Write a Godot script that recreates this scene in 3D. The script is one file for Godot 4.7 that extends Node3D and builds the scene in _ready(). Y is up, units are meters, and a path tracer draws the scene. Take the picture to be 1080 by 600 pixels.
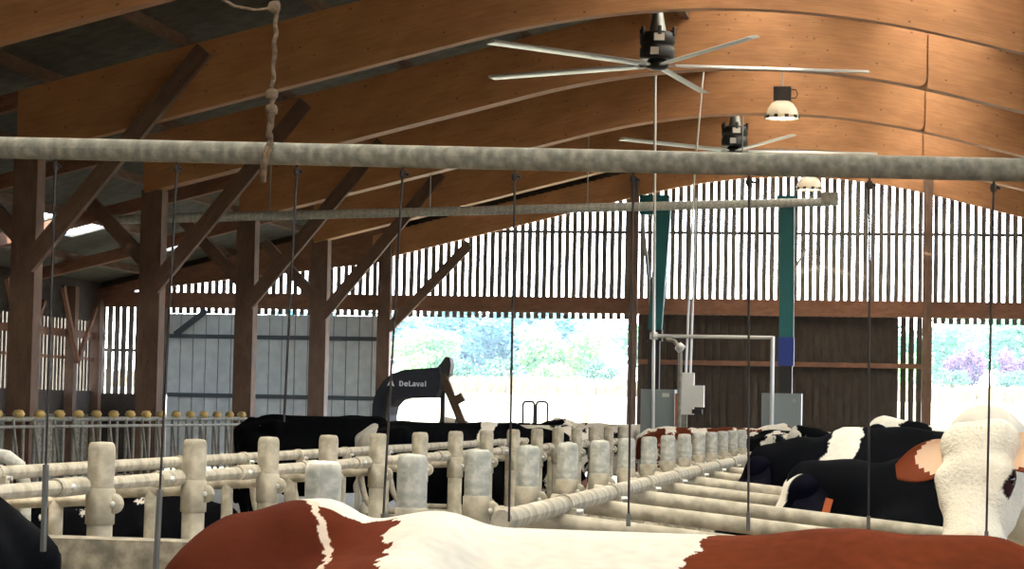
extends Node3D
# Timber dairy barn: a is metres ahead of the camera along the barn axis, so V(x, y, a) = (x, y, -a).

const RIDGE := -2.5
const WALL_A := 48.0
const PI2 := PI * 2.0

var M := {}
var used := {}
var rng := RandomNumberGenerator.new()
var quarter := PI / 2.0

func V(x: float, y: float, a: float) -> Vector3:
	return Vector3(x, y, -a)

# ------------------------------------------------------------------ naming
func numbered(called: String) -> String:
	if not used.has(called):
		used[called] = 0
		return called
	used[called] += 1
	return "%s_%03d" % [called, used[called]]

func tag(o: Node3D, label: String, category: String, group := "", kind := "") -> Node3D:
	if label != "": o.set_meta("label", label)
	if category != "": o.set_meta("category", category)
	if group != "": o.set_meta("group", group)
	if kind != "": o.set_meta("kind", kind)
	return o

func thing(called: String, label: String, category: String, at := Vector3.ZERO, turn := 0.0, group := "") -> Node3D:
	var o := Node3D.new()
	o.name = numbered(called)
	add_child(o)
	o.position = at
	o.rotation.y = turn
	tag(o, label, category, group)
	return o

func struct_root(called: String, label: String) -> Node3D:
	var o := Node3D.new()
	o.name = numbered(called)
	add_child(o)
	o.set_meta("kind", "structure")
	o.set_meta("label", label)
	return o

func put(called: String, mesh: Mesh, mat: Material, parent: Node, xf := Transform3D()) -> MeshInstance3D:
	var o := MeshInstance3D.new()
	o.mesh = mesh
	o.material_override = mat
	o.transform = xf
	o.name = numbered(called) if parent == self else called
	parent.add_child(o, true)
	return o

func dup(root: Node3D, at: Vector3, label: String) -> Node3D:
	var r: Node3D = root.duplicate()
	r.name = numbered(String(root.name).rstrip("0123456789").trim_suffix("_"))
	add_child(r)
	r.position = at
	r.set_meta("label", label)
	return r

# ------------------------------------------------------------------ mesh helpers
func S() -> SurfaceTool:
	var st := SurfaceTool.new()
	st.begin(Mesh.PRIMITIVE_TRIANGLES)
	return st

func quad(st: SurfaceTool, a: Vector3, b: Vector3, c: Vector3, d: Vector3, ua: Vector2, ub: Vector2, uc: Vector2, ud: Vector2) -> void:
	# corners run clockwise seen from the front
	for p in [[a, ua], [b, ub], [c, uc], [a, ua], [c, uc], [d, ud]]:
		st.set_uv(p[1])
		st.add_vertex(p[0])

# a box with small chamfers along its long edges; u runs along the longest side, in metres
func bx(st: SurfaceTool, size: Vector3, xf := Transform3D(), uvo := Vector2.ZERO) -> void:
	var h := size / 2.0
	var long := 0
	if size.y >= size.x and size.y >= size.z: long = 1
	elif size.z >= size.x and size.z >= size.y: long = 2
	for ax in 3:
		for s in [-1.0, 1.0]:
			var u := (ax + 1) % 3
			var v := (ax + 2) % 3
			var pts: Array[Vector3] = []
			var uvs: Array[Vector2] = []
			for k in [[-1, -1], [1, -1], [1, 1], [-1, 1]]:
				var p := Vector3.ZERO
				p[ax] = s * h[ax]
				p[u] = k[0] * h[u]
				p[v] = k[1] * h[v]
				pts.append(xf * p)
				var along: float = p[u]
				var across: float = p[v]
				if v == long:
					along = p[v]
					across = p[u]
				uvs.append(Vector2(along, across + h[u] + h[v] + ax * 0.37) + uvo)
			if s > 0: quad(st, pts[0], pts[3], pts[2], pts[1], uvs[0], uvs[3], uvs[2], uvs[1])
			else: quad(st, pts[0], pts[1], pts[2], pts[3], uvs[0], uvs[1], uvs[2], uvs[3])

func done(st: SurfaceTool) -> ArrayMesh:
	st.generate_normals()
	return st.commit()

func box_mesh(size: Vector3, uvo := Vector2.ZERO) -> ArrayMesh:
	var st := S()
	st.set_smooth_group(-1)
	bx(st, size, Transform3D(), uvo)
	return done(st)

# a beam of rectangular section between two points
func between(a: Vector3, b: Vector3, up := Vector3.UP) -> Transform3D:
	var d := (b - a).normalized()
	var side := d.cross(up)
	if side.length() < 0.01: side = d.cross(Vector3.RIGHT)
	side = side.normalized()
	var u2 := side.cross(d).normalized()
	return Transform3D(Basis(d, u2, side), (a + b) / 2.0)

func bar(called: String, a: Vector3, b: Vector3, w: float, t: float, mat: Material, parent: Node, up := Vector3.UP) -> MeshInstance3D:
	var st := S()
	st.set_smooth_group(-1)
	bx(st, Vector3((b - a).length(), w, t), Transform3D(), Vector2(rng.randf() * 3.0, rng.randf()))
	return put(called, done(st), mat, parent, between(a, b, up))

# smooth tube along points with per-point radius
func tube(st: SurfaceTool, pts: Array, r: Variant, sides := 10, caps := true, uscale := 1.0) -> void:
	var rings: Array = []
	var n := pts.size()
	var ref := Vector3.UP
	var d0: Vector3 = (pts[1] - pts[0]).normalized()
	if absf(d0.dot(ref)) > 0.9: ref = Vector3.RIGHT
	var run := 0.0
	var runs: Array[float] = []
	for i in n:
		var d: Vector3
		if i == 0: d = pts[1] - pts[0]
		elif i == n - 1: d = pts[n - 1] - pts[n - 2]
		else: d = (pts[i + 1] - pts[i]).normalized() + (pts[i] - pts[i - 1]).normalized()
		d = d.normalized()
		var s := d.cross(ref).normalized()
		ref = s.cross(d).normalized()
		var rad: float = r[i] if r is Array else r
		var ring: Array[Vector3] = []
		for k in sides + 1:
			var an := PI2 * k / sides
			ring.append(pts[i] + (s * cos(an) + ref * sin(an)) * rad)
		rings.append(ring)
		if i > 0: run += (pts[i] - pts[i - 1]).length()
		runs.append(run)
	st.set_smooth_group(0)
	for i in n - 1:
		for k in sides:
			var u0 := runs[i] * uscale
			var u1 := runs[i + 1] * uscale
			var v0 := float(k) / sides
			var v1 := float(k + 1) / sides
			quad(st, rings[i][k], rings[i][k + 1], rings[i + 1][k + 1], rings[i + 1][k], Vector2(u0, v0), Vector2(u0, v1), Vector2(u1, v1), Vector2(u1, v0))
	if caps:
		st.set_smooth_group(-1)
		for e in [0, n - 1]:
			for k in sides:
				var a: Vector3 = rings[e][k]
				var b: Vector3 = rings[e][k + 1]
				var c: Vector3 = pts[e]
				var tri := [c, b, a] if e == 0 else [c, a, b]
				for p in tri:
					st.set_uv(Vector2(p.x, p.y))
					st.add_vertex(p)

func tube_mesh(pts: Array, r: Variant, sides := 10) -> ArrayMesh:
	var st := S()
	tube(st, pts, r, sides)
	return done(st)

# lathe round y: profile of Vector2(radius, y), from bottom to top
func lathe(st: SurfaceTool, prof: Array, sides := 16, xf := Transform3D(), sharp := false) -> void:
	st.set_smooth_group(-1 if sharp else 1)
	for i in prof.size() - 1:
		var p: Vector2 = prof[i]
		var q: Vector2 = prof[i + 1]
		for k in sides:
			var a0 := PI2 * k / sides
			var a1 := PI2 * (k + 1) / sides
			var A := xf * Vector3(p.x * cos(a0), p.y, p.x * sin(a0))
			var B := xf * Vector3(p.x * cos(a1), p.y, p.x * sin(a1))
			var C := xf * Vector3(q.x * cos(a1), q.y, q.x * sin(a1))
			var D := xf * Vector3(q.x * cos(a0), q.y, q.x * sin(a0))
			quad(st, A, B, C, D, Vector2(float(k) / sides, p.y), Vector2(float(k + 1) / sides, p.y), Vector2(float(k + 1) / sides, q.y), Vector2(float(k) / sides, q.y))

func lathe_mesh(prof: Array, sides := 16, sharp := false) -> ArrayMesh:
	var st := S()
	lathe(st, prof, sides, Transform3D(), sharp)
	return done(st)

# rounded arc of points between a and c with corner b
func bend(a: Vector3, b: Vector3, c: Vector3, r: float, n := 5) -> Array:
	var p := b + (a - b).normalized() * r
	var q := b + (c - b).normalized() * r
	var out: Array = []
	for i in n + 1:
		var t := float(i) / n
		out.append(p.lerp(b, t).lerp(b.lerp(q, t), t))
	return out

func mat(col: Color, rough := 0.8, metal := 0.0) -> StandardMaterial3D:
	var m := StandardMaterial3D.new()
	m.albedo_color = col
	m.roughness = rough
	m.metallic = metal
	return m

# ------------------------------------------------------------------ textures
func noise(seed_: int, freq: float, oct := 3) -> FastNoiseLite:
	var n := FastNoiseLite.new()
	n.seed = seed_
	n.noise_type = FastNoiseLite.TYPE_SIMPLEX_SMOOTH
	n.frequency = freq
	n.fractal_type = FastNoiseLite.FRACTAL_FBM
	n.fractal_octaves = oct
	return n

# grain runs along u; lam: number of glued lamellae across v (0 = sawn board); knots per tile
func wood_tex(w: int, h: int, base: Color, dark: Color, lam: int, knots: int, seed_: int) -> ImageTexture:
	var img := Image.create(w, h, false, Image.FORMAT_RGB8)
	var n1 := noise(seed_, 1.0, 3)
	var r := RandomNumberGenerator.new()
	r.seed = seed_
	var tones: Array[float] = []
	var offs: Array[float] = []
	for i in maxi(lam, 1):
		tones.append(r.randf_range(-0.07, 0.07))
		offs.append(r.randf() * 50.0)
	var kn: Array = []
	for i in knots: kn.append([r.randf() * w, r.randf() * h, r.randf_range(1.3, 3.0)])
	for y in h:
		var l := int(float(y) / h * lam) if lam > 0 else 0
		var fy := float(y) / h
		var edge := 0.0
		if lam > 0:
			var f := fy * lam - l
			edge = 0.12 if f < 0.05 else 0.0
		for x in w:
			var th := PI2 * x / w
			var g := n1.get_noise_3d(cos(th) * 1.6 + offs[l], sin(th) * 1.6, fy * 34.0)
			var g2 := n1.get_noise_3d(cos(th) * 0.9 + 9.0, sin(th) * 0.9, fy * 3.0 + 20.0)
			var t := clampf(0.35 + g * 0.28 + g2 * 0.4 + tones[l] + edge, 0.0, 1.0)
			img.set_pixel(x, y, base.lerp(dark, t))
	for k in kn:
		var R: float = k[2]
		for dy in range(-int(R * 2), int(R * 2) + 1):
			for dx in range(-int(R * 3), int(R * 3) + 1):
				var q := sqrt(pow(dx / 1.6, 2) + dy * dy) / R
				if q < 1.3:
					var px := posmod(int(k[0]) + dx, w)
					var py := posmod(int(k[1]) + dy, h)
					img.set_pixel(px, py, img.get_pixel(px, py).lerp(Color(dark.r * 0.45, dark.g * 0.4, dark.b * 0.4), clampf(1.3 - q, 0.0, 0.55)))
	img.generate_mipmaps()
	return ImageTexture.create_from_image(img)

func blotch_tex(a: Color, b: Color, seed_: int, freq: float, contrast := 1.4, size := 256, speck := 0.0) -> ImageTexture:
	var n := noise(seed_, freq, 5)
	var src := n.get_seamless_image(size, size, false, false, 0.15)
	var img := Image.create(size, size, false, Image.FORMAT_RGB8)
	var r := RandomNumberGenerator.new()
	r.seed = seed_
	for y in size:
		for x in size:
			var t := clampf((src.get_pixel(x, y).r - 0.5) * contrast + 0.5 + r.randf_range(-speck, speck), 0.0, 1.0)
			img.set_pixel(x, y, a.lerp(b, t))
	img.generate_mipmaps()
	return ImageTexture.create_from_image(img)

func bump_tex(seed_: int, freq: float, size := 256) -> ImageTexture:
	var img := noise(seed_, freq, 4).get_seamless_image(size, size, false, false, 0.15)
	img.convert(Image.FORMAT_RGB8)
	return ImageTexture.create_from_image(img)

func tri(m: StandardMaterial3D, scale: float) -> StandardMaterial3D:
	m.uv1_triplanar = true
	m.uv1_world_triplanar = true
	m.uv1_scale = Vector3.ONE * scale
	return m

func materials() -> void:
	var glu := wood_tex(1024, 256, Color(0.77, 0.545, 0.355), Color(0.60, 0.395, 0.24), 22, 34, 5)
	M.glulam = mat(Color.WHITE, 0.62)
	M.glulam.albedo_texture = glu
	M.glulam.uv1_scale = Vector3(0.25, 1.0, 1.0)
	var sawn := wood_tex(512, 256, Color(0.49, 0.38, 0.30), Color(0.33, 0.24, 0.185), 0, 12, 11)
	M.post = mat(Color.WHITE, 0.8)
	M.post.albedo_texture = sawn
	M.post.uv1_scale = Vector3(0.4, 1.4, 1.0)
	M.rail = mat(Color(1.15, 1.05, 1.0), 0.8)
	M.rail.albedo_texture = sawn
	M.rail.uv1_scale = Vector3(0.4, 1.4, 1.0)
	var weath := wood_tex(512, 256, Color(0.50, 0.47, 0.42), Color(0.31, 0.28, 0.245), 0, 8, 23)
	M.board = mat(Color.WHITE, 0.85)
	M.board.albedo_texture = weath
	M.board.uv1_scale = Vector3(0.4, 1.4, 1.0)
	M.board_dark = mat(Color(0.62, 0.58, 0.55), 0.85)
	M.board_dark.albedo_texture = weath
	M.board_dark.uv1_scale = Vector3(0.4, 1.4, 1.0)
	M.galv = tri(mat(Color.WHITE, 0.6, 0.25), 2.2)
	M.galv.albedo_texture = blotch_tex(Color(0.50, 0.49, 0.44), Color(0.63, 0.62, 0.57), 31, 0.012, 1.6, 256, 0.12)
	M.dusty = tri(mat(Color.WHITE, 0.75, 0.1), 3.0)
	M.dusty.albedo_texture = blotch_tex(Color(0.60, 0.565, 0.49), Color(0.77, 0.73, 0.645), 32, 0.014, 1.9, 256, 0.2)
	M.dusty.heightmap_enabled = false
	M.cap = tri(mat(Color.WHITE, 0.7), 5.0)
	M.cap.albedo_texture = blotch_tex(Color(0.60, 0.60, 0.56), Color(0.80, 0.79, 0.74), 33, 0.014, 2.0, 256, 0.22)
	M.steel = mat(Color(0.62, 0.62, 0.60), 0.45, 0.7)
	M.alum = mat(Color(0.82, 0.82, 0.80), 0.38, 0.6)
	M.dark_metal = mat(Color(0.17, 0.165, 0.16), 0.45, 0.3)
	M.black = mat(Color(0.05, 0.05, 0.055), 0.6)
	M.wire = mat(Color(0.22, 0.19, 0.17), 0.7, 0.2)
	M.roof = tri(mat(Color.WHITE, 0.9), 0.6)
	M.roof.albedo_texture = blotch_tex(Color(0.27, 0.26, 0.22), Color(0.36, 0.35, 0.30), 41, 0.02, 1.6, 256, 0.05)
	M.concrete = tri(mat(Color.WHITE, 0.92), 0.8)
	M.concrete.albedo_texture = blotch_tex(Color(0.44, 0.41, 0.36), Color(0.66, 0.62, 0.54), 42, 0.025, 1.8, 512, 0.09)
	M.sheet = tri(mat(Color.WHITE, 0.55, 0.1), 0.7)
	M.sheet.albedo_texture = blotch_tex(Color(0.74, 0.76, 0.75), Color(0.80, 0.82, 0.80), 43, 0.015, 1.5, 256, 0.02)
	M.sheet_rail = mat(Color(0.30, 0.33, 0.34), 0.6, 0.3)
	M.teal = mat(Color(0.09, 0.38, 0.38), 0.5, 0.1)
	M.blue = mat(Color(0.08, 0.20, 0.50), 0.5)
	M.cabinet = mat(Color(0.52, 0.56, 0.56), 0.5, 0.2)
	M.white_plastic = mat(Color(0.86, 0.86, 0.83), 0.45)
	M.rope = tri(mat(Color.WHITE, 0.95), 8.0)
	M.rope.albedo_texture = blotch_tex(Color(0.30, 0.24, 0.18), Color(0.50, 0.41, 0.32), 44, 0.06, 2.0, 128, 0.1)
	M.brush_cover = mat(Color(0.055, 0.075, 0.13), 0.55)
	M.print_white = mat(Color(0.86, 0.88, 0.9), 0.6)
	M.brass = mat(Color(0.82, 0.70, 0.42), 0.5, 0.2)
	M.orange = mat(Color(0.72, 0.34, 0.13), 0.6)
	M.eye = mat(Color(0.02, 0.015, 0.012), 0.12)
	M.skylight = mat(Color(0.95, 0.95, 0.9), 0.6)
	M.skylight.backlight_enabled = true
	M.skylight.backlight = Color(1, 0.965, 0.91)
	M.ground = tri(mat(Color.WHITE, 1.0), 0.05)
	M.ground.albedo_texture = blotch_tex(Color(0.44, 0.405, 0.30), Color(0.60, 0.55, 0.42), 45, 0.02, 1.6, 512, 0.12)
	M.crop = tri(mat(Color.WHITE, 1.0), 0.3)
	M.crop.albedo_texture = blotch_tex(Color(0.33, 0.27, 0.17), Color(0.52, 0.45, 0.31), 46, 0.03, 2.0, 256, 0.15)

# ------------------------------------------------------------------ implicit bodies
# bone: [a, b, ra, rb, sz] with sz = flattening across z
func field_mesh(bones: Array, cell: float, k: float) -> Dictionary:
	var lo := Vector3.INF
	var hi := -Vector3.INF
	for b in bones:
		for e in 2:
			var r: float = b[2 + e] + 3.0 * cell
			lo = lo.min(b[e] - Vector3.ONE * r)
			hi = hi.max(b[e] + Vector3.ONE * r)
	var nx := int((hi.x - lo.x) / cell) + 2
	var ny := int((hi.y - lo.y) / cell) + 2
	var nz := int((hi.z - lo.z) / cell) + 2
	var f := PackedFloat32Array()
	f.resize(nx * ny * nz)
	f.fill(9.0)
	for b in bones:
		var pa: Vector3 = b[0]
		var pb: Vector3 = b[1]
		var ra: float = b[2]
		var rb: float = b[3]
		var sz: float = b[4] if b.size() > 4 else 1.0
		var m := maxf(ra, rb) + k + 2.0 * cell
		var l := (pa.min(pb) - Vector3.ONE * m - lo) / cell
		var h := (pa.max(pb) + Vector3.ONE * m - lo) / cell
		var ba := pb - pa
		ba.z /= sz
		var bb := maxf(ba.length_squared(), 1e-9)
		for z in range(maxi(0, int(l.z)), mini(nz - 1, int(h.z) + 1)):
			for y in range(maxi(0, int(l.y)), mini(ny - 1, int(h.y) + 1)):
				var at := (z * ny + y) * nx
				for x in range(maxi(0, int(l.x)), mini(nx - 1, int(h.x) + 1)):
					var p := lo + Vector3(x, y, z) * cell - pa
					p.z /= sz
					var t := clampf(p.dot(ba) / bb, 0.0, 1.0)
					var d := (p - ba * t).length() - (ra + (rb - ra) * t)
					var o := f[at + x]
					var q := maxf(k - absf(o - d), 0.0)
					f[at + x] = minf(o, d) - q * q / (4.0 * k)
	var vid := PackedInt32Array()
	vid.resize(nx * ny * nz)
	vid.fill(-1)
	var verts := PackedVector3Array()
	var norms := PackedVector3Array()
	var sy := nx
	var szz := nx * ny
	var offs := [0, 1, sy, sy + 1, szz, szz + 1, szz + sy, szz + sy + 1]
	var edges := [[0, 1], [2, 3], [4, 5], [6, 7], [0, 2], [1, 3], [4, 6], [5, 7], [0, 4], [1, 5], [2, 6], [3, 7]]
	for z in nz - 1:
		for y in ny - 1:
			var row := z * szz + y * sy
			for x in nx - 1:
				var i := row + x
				var neg := f[i] < 0.0
				if (f[i + 1] < 0.0) == neg and (f[i + sy] < 0.0) == neg and (f[i + sy + 1] < 0.0) == neg and (f[i + szz] < 0.0) == neg and (f[i + szz + 1] < 0.0) == neg and (f[i + szz + sy] < 0.0) == neg and (f[i + szz + sy + 1] < 0.0) == neg:
					continue
				var sum := Vector3.ZERO
				var n := 0
				for e in edges:
					var a := f[i + offs[e[0]]]
					var c := f[i + offs[e[1]]]
					if (a < 0.0) != (c < 0.0):
						var t := a / (a - c)
						var p0 := Vector3(e[0] & 1, (e[0] >> 1) & 1, (e[0] >> 2) & 1)
						var p1 := Vector3(e[1] & 1, (e[1] >> 1) & 1, (e[1] >> 2) & 1)
						sum += p0.lerp(p1, t)
						n += 1
				vid[i] = verts.size()
				verts.append(lo + (Vector3(x, y, z) + sum / n) * cell)
				var g := Vector3(f[i + 1] - f[i] + f[i + szz + sy + 1] - f[i + szz + sy], f[i + sy] - f[i] + f[i + szz + sy + 1] - f[i + szz + 1], f[i + szz] - f[i] + f[i + szz + sy + 1] - f[i + sy + 1])
				norms.append(g.normalized())
	var idx := PackedInt32Array()
	for z in range(1, nz - 1):
		for y in range(1, ny - 1):
			var row := z * szz + y * sy
			for x in range(1, nx - 1):
				var i := row + x
				var neg := f[i] < 0.0
				for ax in 3:
					var step: int = [1, sy, szz][ax]
					if (f[i + step] < 0.0) == neg: continue
					var u: int = [sy, szz, 1][ax]
					var w: int = [szz, 1, sy][ax]
					var a := vid[i - u - w]
					var b2 := vid[i - w]
					var c := vid[i]
					var d := vid[i - u]
					if a < 0 or b2 < 0 or c < 0 or d < 0: continue
					if neg: idx.append_array([a, c, b2, a, d, c])
					else: idx.append_array([a, b2, c, a, c, d])
	return {"v": verts, "n": norms, "i": idx}

func lerp3(a: Vector3, b: Vector3, t: float) -> Vector3:
	return a.lerp(b, t)

# cow: +x is the head end; poll and muzzle say where the head is
func cow_body_bones() -> Array:
	var B := []
	B.append([Vector3(-0.45, 1.01, 0), Vector3(0.40, 0.99, 0), 0.35, 0.35, 0.86])
	B.append([Vector3(-0.15, 0.88, 0), Vector3(0.30, 0.86, 0), 0.36, 0.33, 0.92])
	B.append([Vector3(0.52, 1.0, 0), Vector3(0.72, 0.96, 0), 0.33, 0.26, 0.75])
	B.append([Vector3(0.30, 1.26, 0), Vector3(0.60, 1.27, 0), 0.13, 0.13, 0.6])
	B.append([Vector3(-0.70, 1.31, 0), Vector3(0.35, 1.31, 0), 0.065, 0.07, 1.2])
	B.append([Vector3(-0.60, 1.12, 0), Vector3(-0.82, 1.10, 0), 0.26, 0.21, 1.0])
	for s in [-1.0, 1.0]:
		B.append([Vector3(-0.52, 1.26, 0.24 * s), Vector3(-0.88, 1.18, 0.13 * s), 0.075, 0.07])
		B.append([Vector3(-0.74, 1.02, 0.17 * s), Vector3(-0.64, 0.72, 0.2 * s), 0.20, 0.115])
		B.append([Vector3(-0.64, 0.72, 0.2 * s), Vector3(-0.88, 0.48, 0.19 * s), 0.105, 0.058])
		B.append([Vector3(-0.88, 0.48, 0.19 * s), Vector3(-0.83, 0.14, 0.18 * s), 0.058, 0.043])
		B.append([Vector3(-0.83, 0.14, 0.18 * s), Vector3(-0.77, 0.05, 0.18 * s), 0.046, 0.055])
		B.append([Vector3(0.60, 1.03, 0.2 * s), Vector3(0.52, 0.72, 0.2 * s), 0.15, 0.09])
		B.append([Vector3(0.52, 0.72, 0.2 * s), Vector3(0.57, 0.42, 0.19 * s), 0.085, 0.055])
		B.append([Vector3(0.57, 0.42, 0.19 * s), Vector3(0.55, 0.14, 0.18 * s), 0.052, 0.04])
		B.append([Vector3(0.55, 0.14, 0.18 * s), Vector3(0.60, 0.05, 0.18 * s), 0.043, 0.052])
	B.append([Vector3(-0.40, 0.64, 0), Vector3(-0.25, 0.62, 0), 0.16, 0.14, 1.1])
	B.append([Vector3(-0.85, 1.32, 0), Vector3(-1.0, 1.2, 0), 0.045, 0.035])
	B.append([Vector3(-1.0, 1.2, 0), Vector3(-1.02, 0.7, 0), 0.03, 0.022])
	B.append([Vector3(-1.02, 0.7, 0), Vector3(-1.0, 0.42, 0), 0.028, 0.045])
	return B

func cow_neck_bones(poll: Vector3) -> Array:
	var a := Vector3(0.62, 1.12, 0)
	var mid := a.lerp(poll, 0.55) + Vector3(0, 0.02, 0)
	return [[a, mid, 0.23, 0.155, 0.62], [mid, poll, 0.15, 0.12, 0.8], [Vector3(0.7, 1.0, 0), mid + Vector3(0, -0.09, 0), 0.17, 0.1, 0.55]]

# head in its own axes: origin at the poll, +x to the muzzle, y up (forehead side), z to the cow's right
func head_bones() -> Array:
	var B := []
	B.append([Vector3(0.01, -0.02, 0), Vector3(0.14, -0.015, 0), 0.098, 0.105, 1.0])
	B.append([Vector3(0.12, -0.05, 0), Vector3(0.30, -0.06, 0), 0.112, 0.092, 0.9])
	B.append([Vector3(0.28, -0.045, 0), Vector3(0.42, -0.05, 0), 0.09, 0.088, 0.98])
	B.append([Vector3(0.41, -0.05, -0.02), Vector3(0.46, -0.055, 0.02), 0.088, 0.085, 1.05])
	B.append([Vector3(0.04, 0.03, -0.05), Vector3(0.04, 0.03, 0.05), 0.075, 0.075, 1.0])
	B.append([Vector3(0.40, -0.12, 0), Vector3(0.47, -0.115, 0), 0.045, 0.045, 1.1])
	for s in [-1.0, 1.0]:
		B.append([Vector3(0.17, 0.025, 0.085 * s), Vector3(0.24, 0.005, 0.075 * s), 0.04, 0.03])
		B.append([Vector3(0.10, -0.12, 0.05 * s), Vector3(0.22, -0.12, 0.045 * s), 0.06, 0.045])
	return B

func ear_mesh(s: float, out_col: Color, in_col: Color) -> ArrayMesh:
	# a cupped leaf, root at the origin, reaching out along z * s
	var st := S()
	st.set_smooth_group(1)
	var n := 24
	var m := 24
	var grid: Array = []
	for i in n + 1:
		var t := float(i) / n
		var w := 0.08 * pow(sin(PI * clampf(0.14 + 0.79 * t, 0, 1)), 0.75) + 0.006
		var row: Array = []
		for j in m:
			var an := PI2 * j / m
			var o := Vector3(w * cos(an), 0, 0)
			var th := 0.012 * sin(an)
			var cup := 0.5 * w * pow(cos(an), 2)
			row.append(Vector3(o.x * 0.9 + cup * 0.7, th + cup * 0.55 - 0.05 * t * t, s * (0.2 * t)))
		grid.append(row)
	for i in n:
		for j in m:
			var j2 := (j + 1) % m
			var p := [grid[i][j], grid[i][j2], grid[i + 1][j2], grid[i + 1][j]]
			var q := Vector2(float(i) / n, float(j) / m)
			var q2 := Vector2(float(i + 1) / n, float(j + 1) / m)
			st.set_color((in_col if i < 16.0 - 9.0 * pow(cos(PI2 * (j + 0.5) / m), 2) and sin(PI2 * (j + 0.5) / m) > -0.2 else out_col).srgb_to_linear())
			if s > 0: quad(st, p[0], p[1], p[2], p[3], q, Vector2(q.x, q2.y), q2, Vector2(q2.x, q.y))
			else: quad(st, p[0], p[3], p[2], p[1], q, Vector2(q2.x, q.y), q2, Vector2(q.x, q2.y))
	st.generate_normals()
	return st.commit()

var body_cache := {}

# pattern(x, y, z, n) gives the coat colour at a point of the body in the cow's own axes; n is a noise value
func coat_tex(size: Vector2i, x0: float, x1: float, pattern: Callable, seed_: int) -> ImageTexture:
	var img := Image.create(size.x, size.y, false, Image.FORMAT_RGB8)
	var n := noise(seed_, 2.6, 3)
	var fine := noise(seed_ + 9, 34.0, 3)
	var hair := noise(seed_ + 5, 60.0, 1)
	for j in size.y:
		var an := (float(j) + 0.5) / size.y * PI2 - PI
		for i in size.x:
			var x := lerpf(x0, x1, (float(i) + 0.5) / size.x)
			var y := 0.9 + 0.45 * cos(an)
			var z := 0.34 * sin(an)
			var w := n.get_noise_3d(x, y, z) + 0.16 * fine.get_noise_3d(x, y, z)
			var c: Color = pattern.call(x, an, w, fine.get_noise_3d(x * 0.6, y, z))
			var h := 1.0 + 0.04 * hair.get_noise_3d(x * 0.35, y, z)
			img.set_pixel(i, j, Color(c.r * h, c.g * h, c.b * h))
	img.generate_mipmaps()
	return ImageTexture.create_from_image(img)

func add_surface(mesh: ArrayMesh, d: Dictionary, uv: PackedVector2Array, col: PackedColorArray) -> void:
	var arr := []
	arr.resize(Mesh.ARRAY_MAX)
	arr[Mesh.ARRAY_VERTEX] = d.v
	arr[Mesh.ARRAY_NORMAL] = d.n
	arr[Mesh.ARRAY_INDEX] = d.i
	if uv.size() > 0: arr[Mesh.ARRAY_TEX_UV] = uv
	if col.size() > 0: arr[Mesh.ARRAY_COLOR] = col
	mesh.add_surface_from_arrays(Mesh.PRIMITIVE_TRIANGLES, arr)

const COAT_X0 := -1.1
const COAT_X1 := 1.2

func body_uv(v: PackedVector3Array) -> PackedVector2Array:
	var out := PackedVector2Array()
	for p in v: out.append(Vector2((p.x - COAT_X0) / (COAT_X1 - COAT_X0), (atan2(p.z / 0.34, (p.y - 0.9) / 0.45) + PI) / PI2))
	return out

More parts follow.
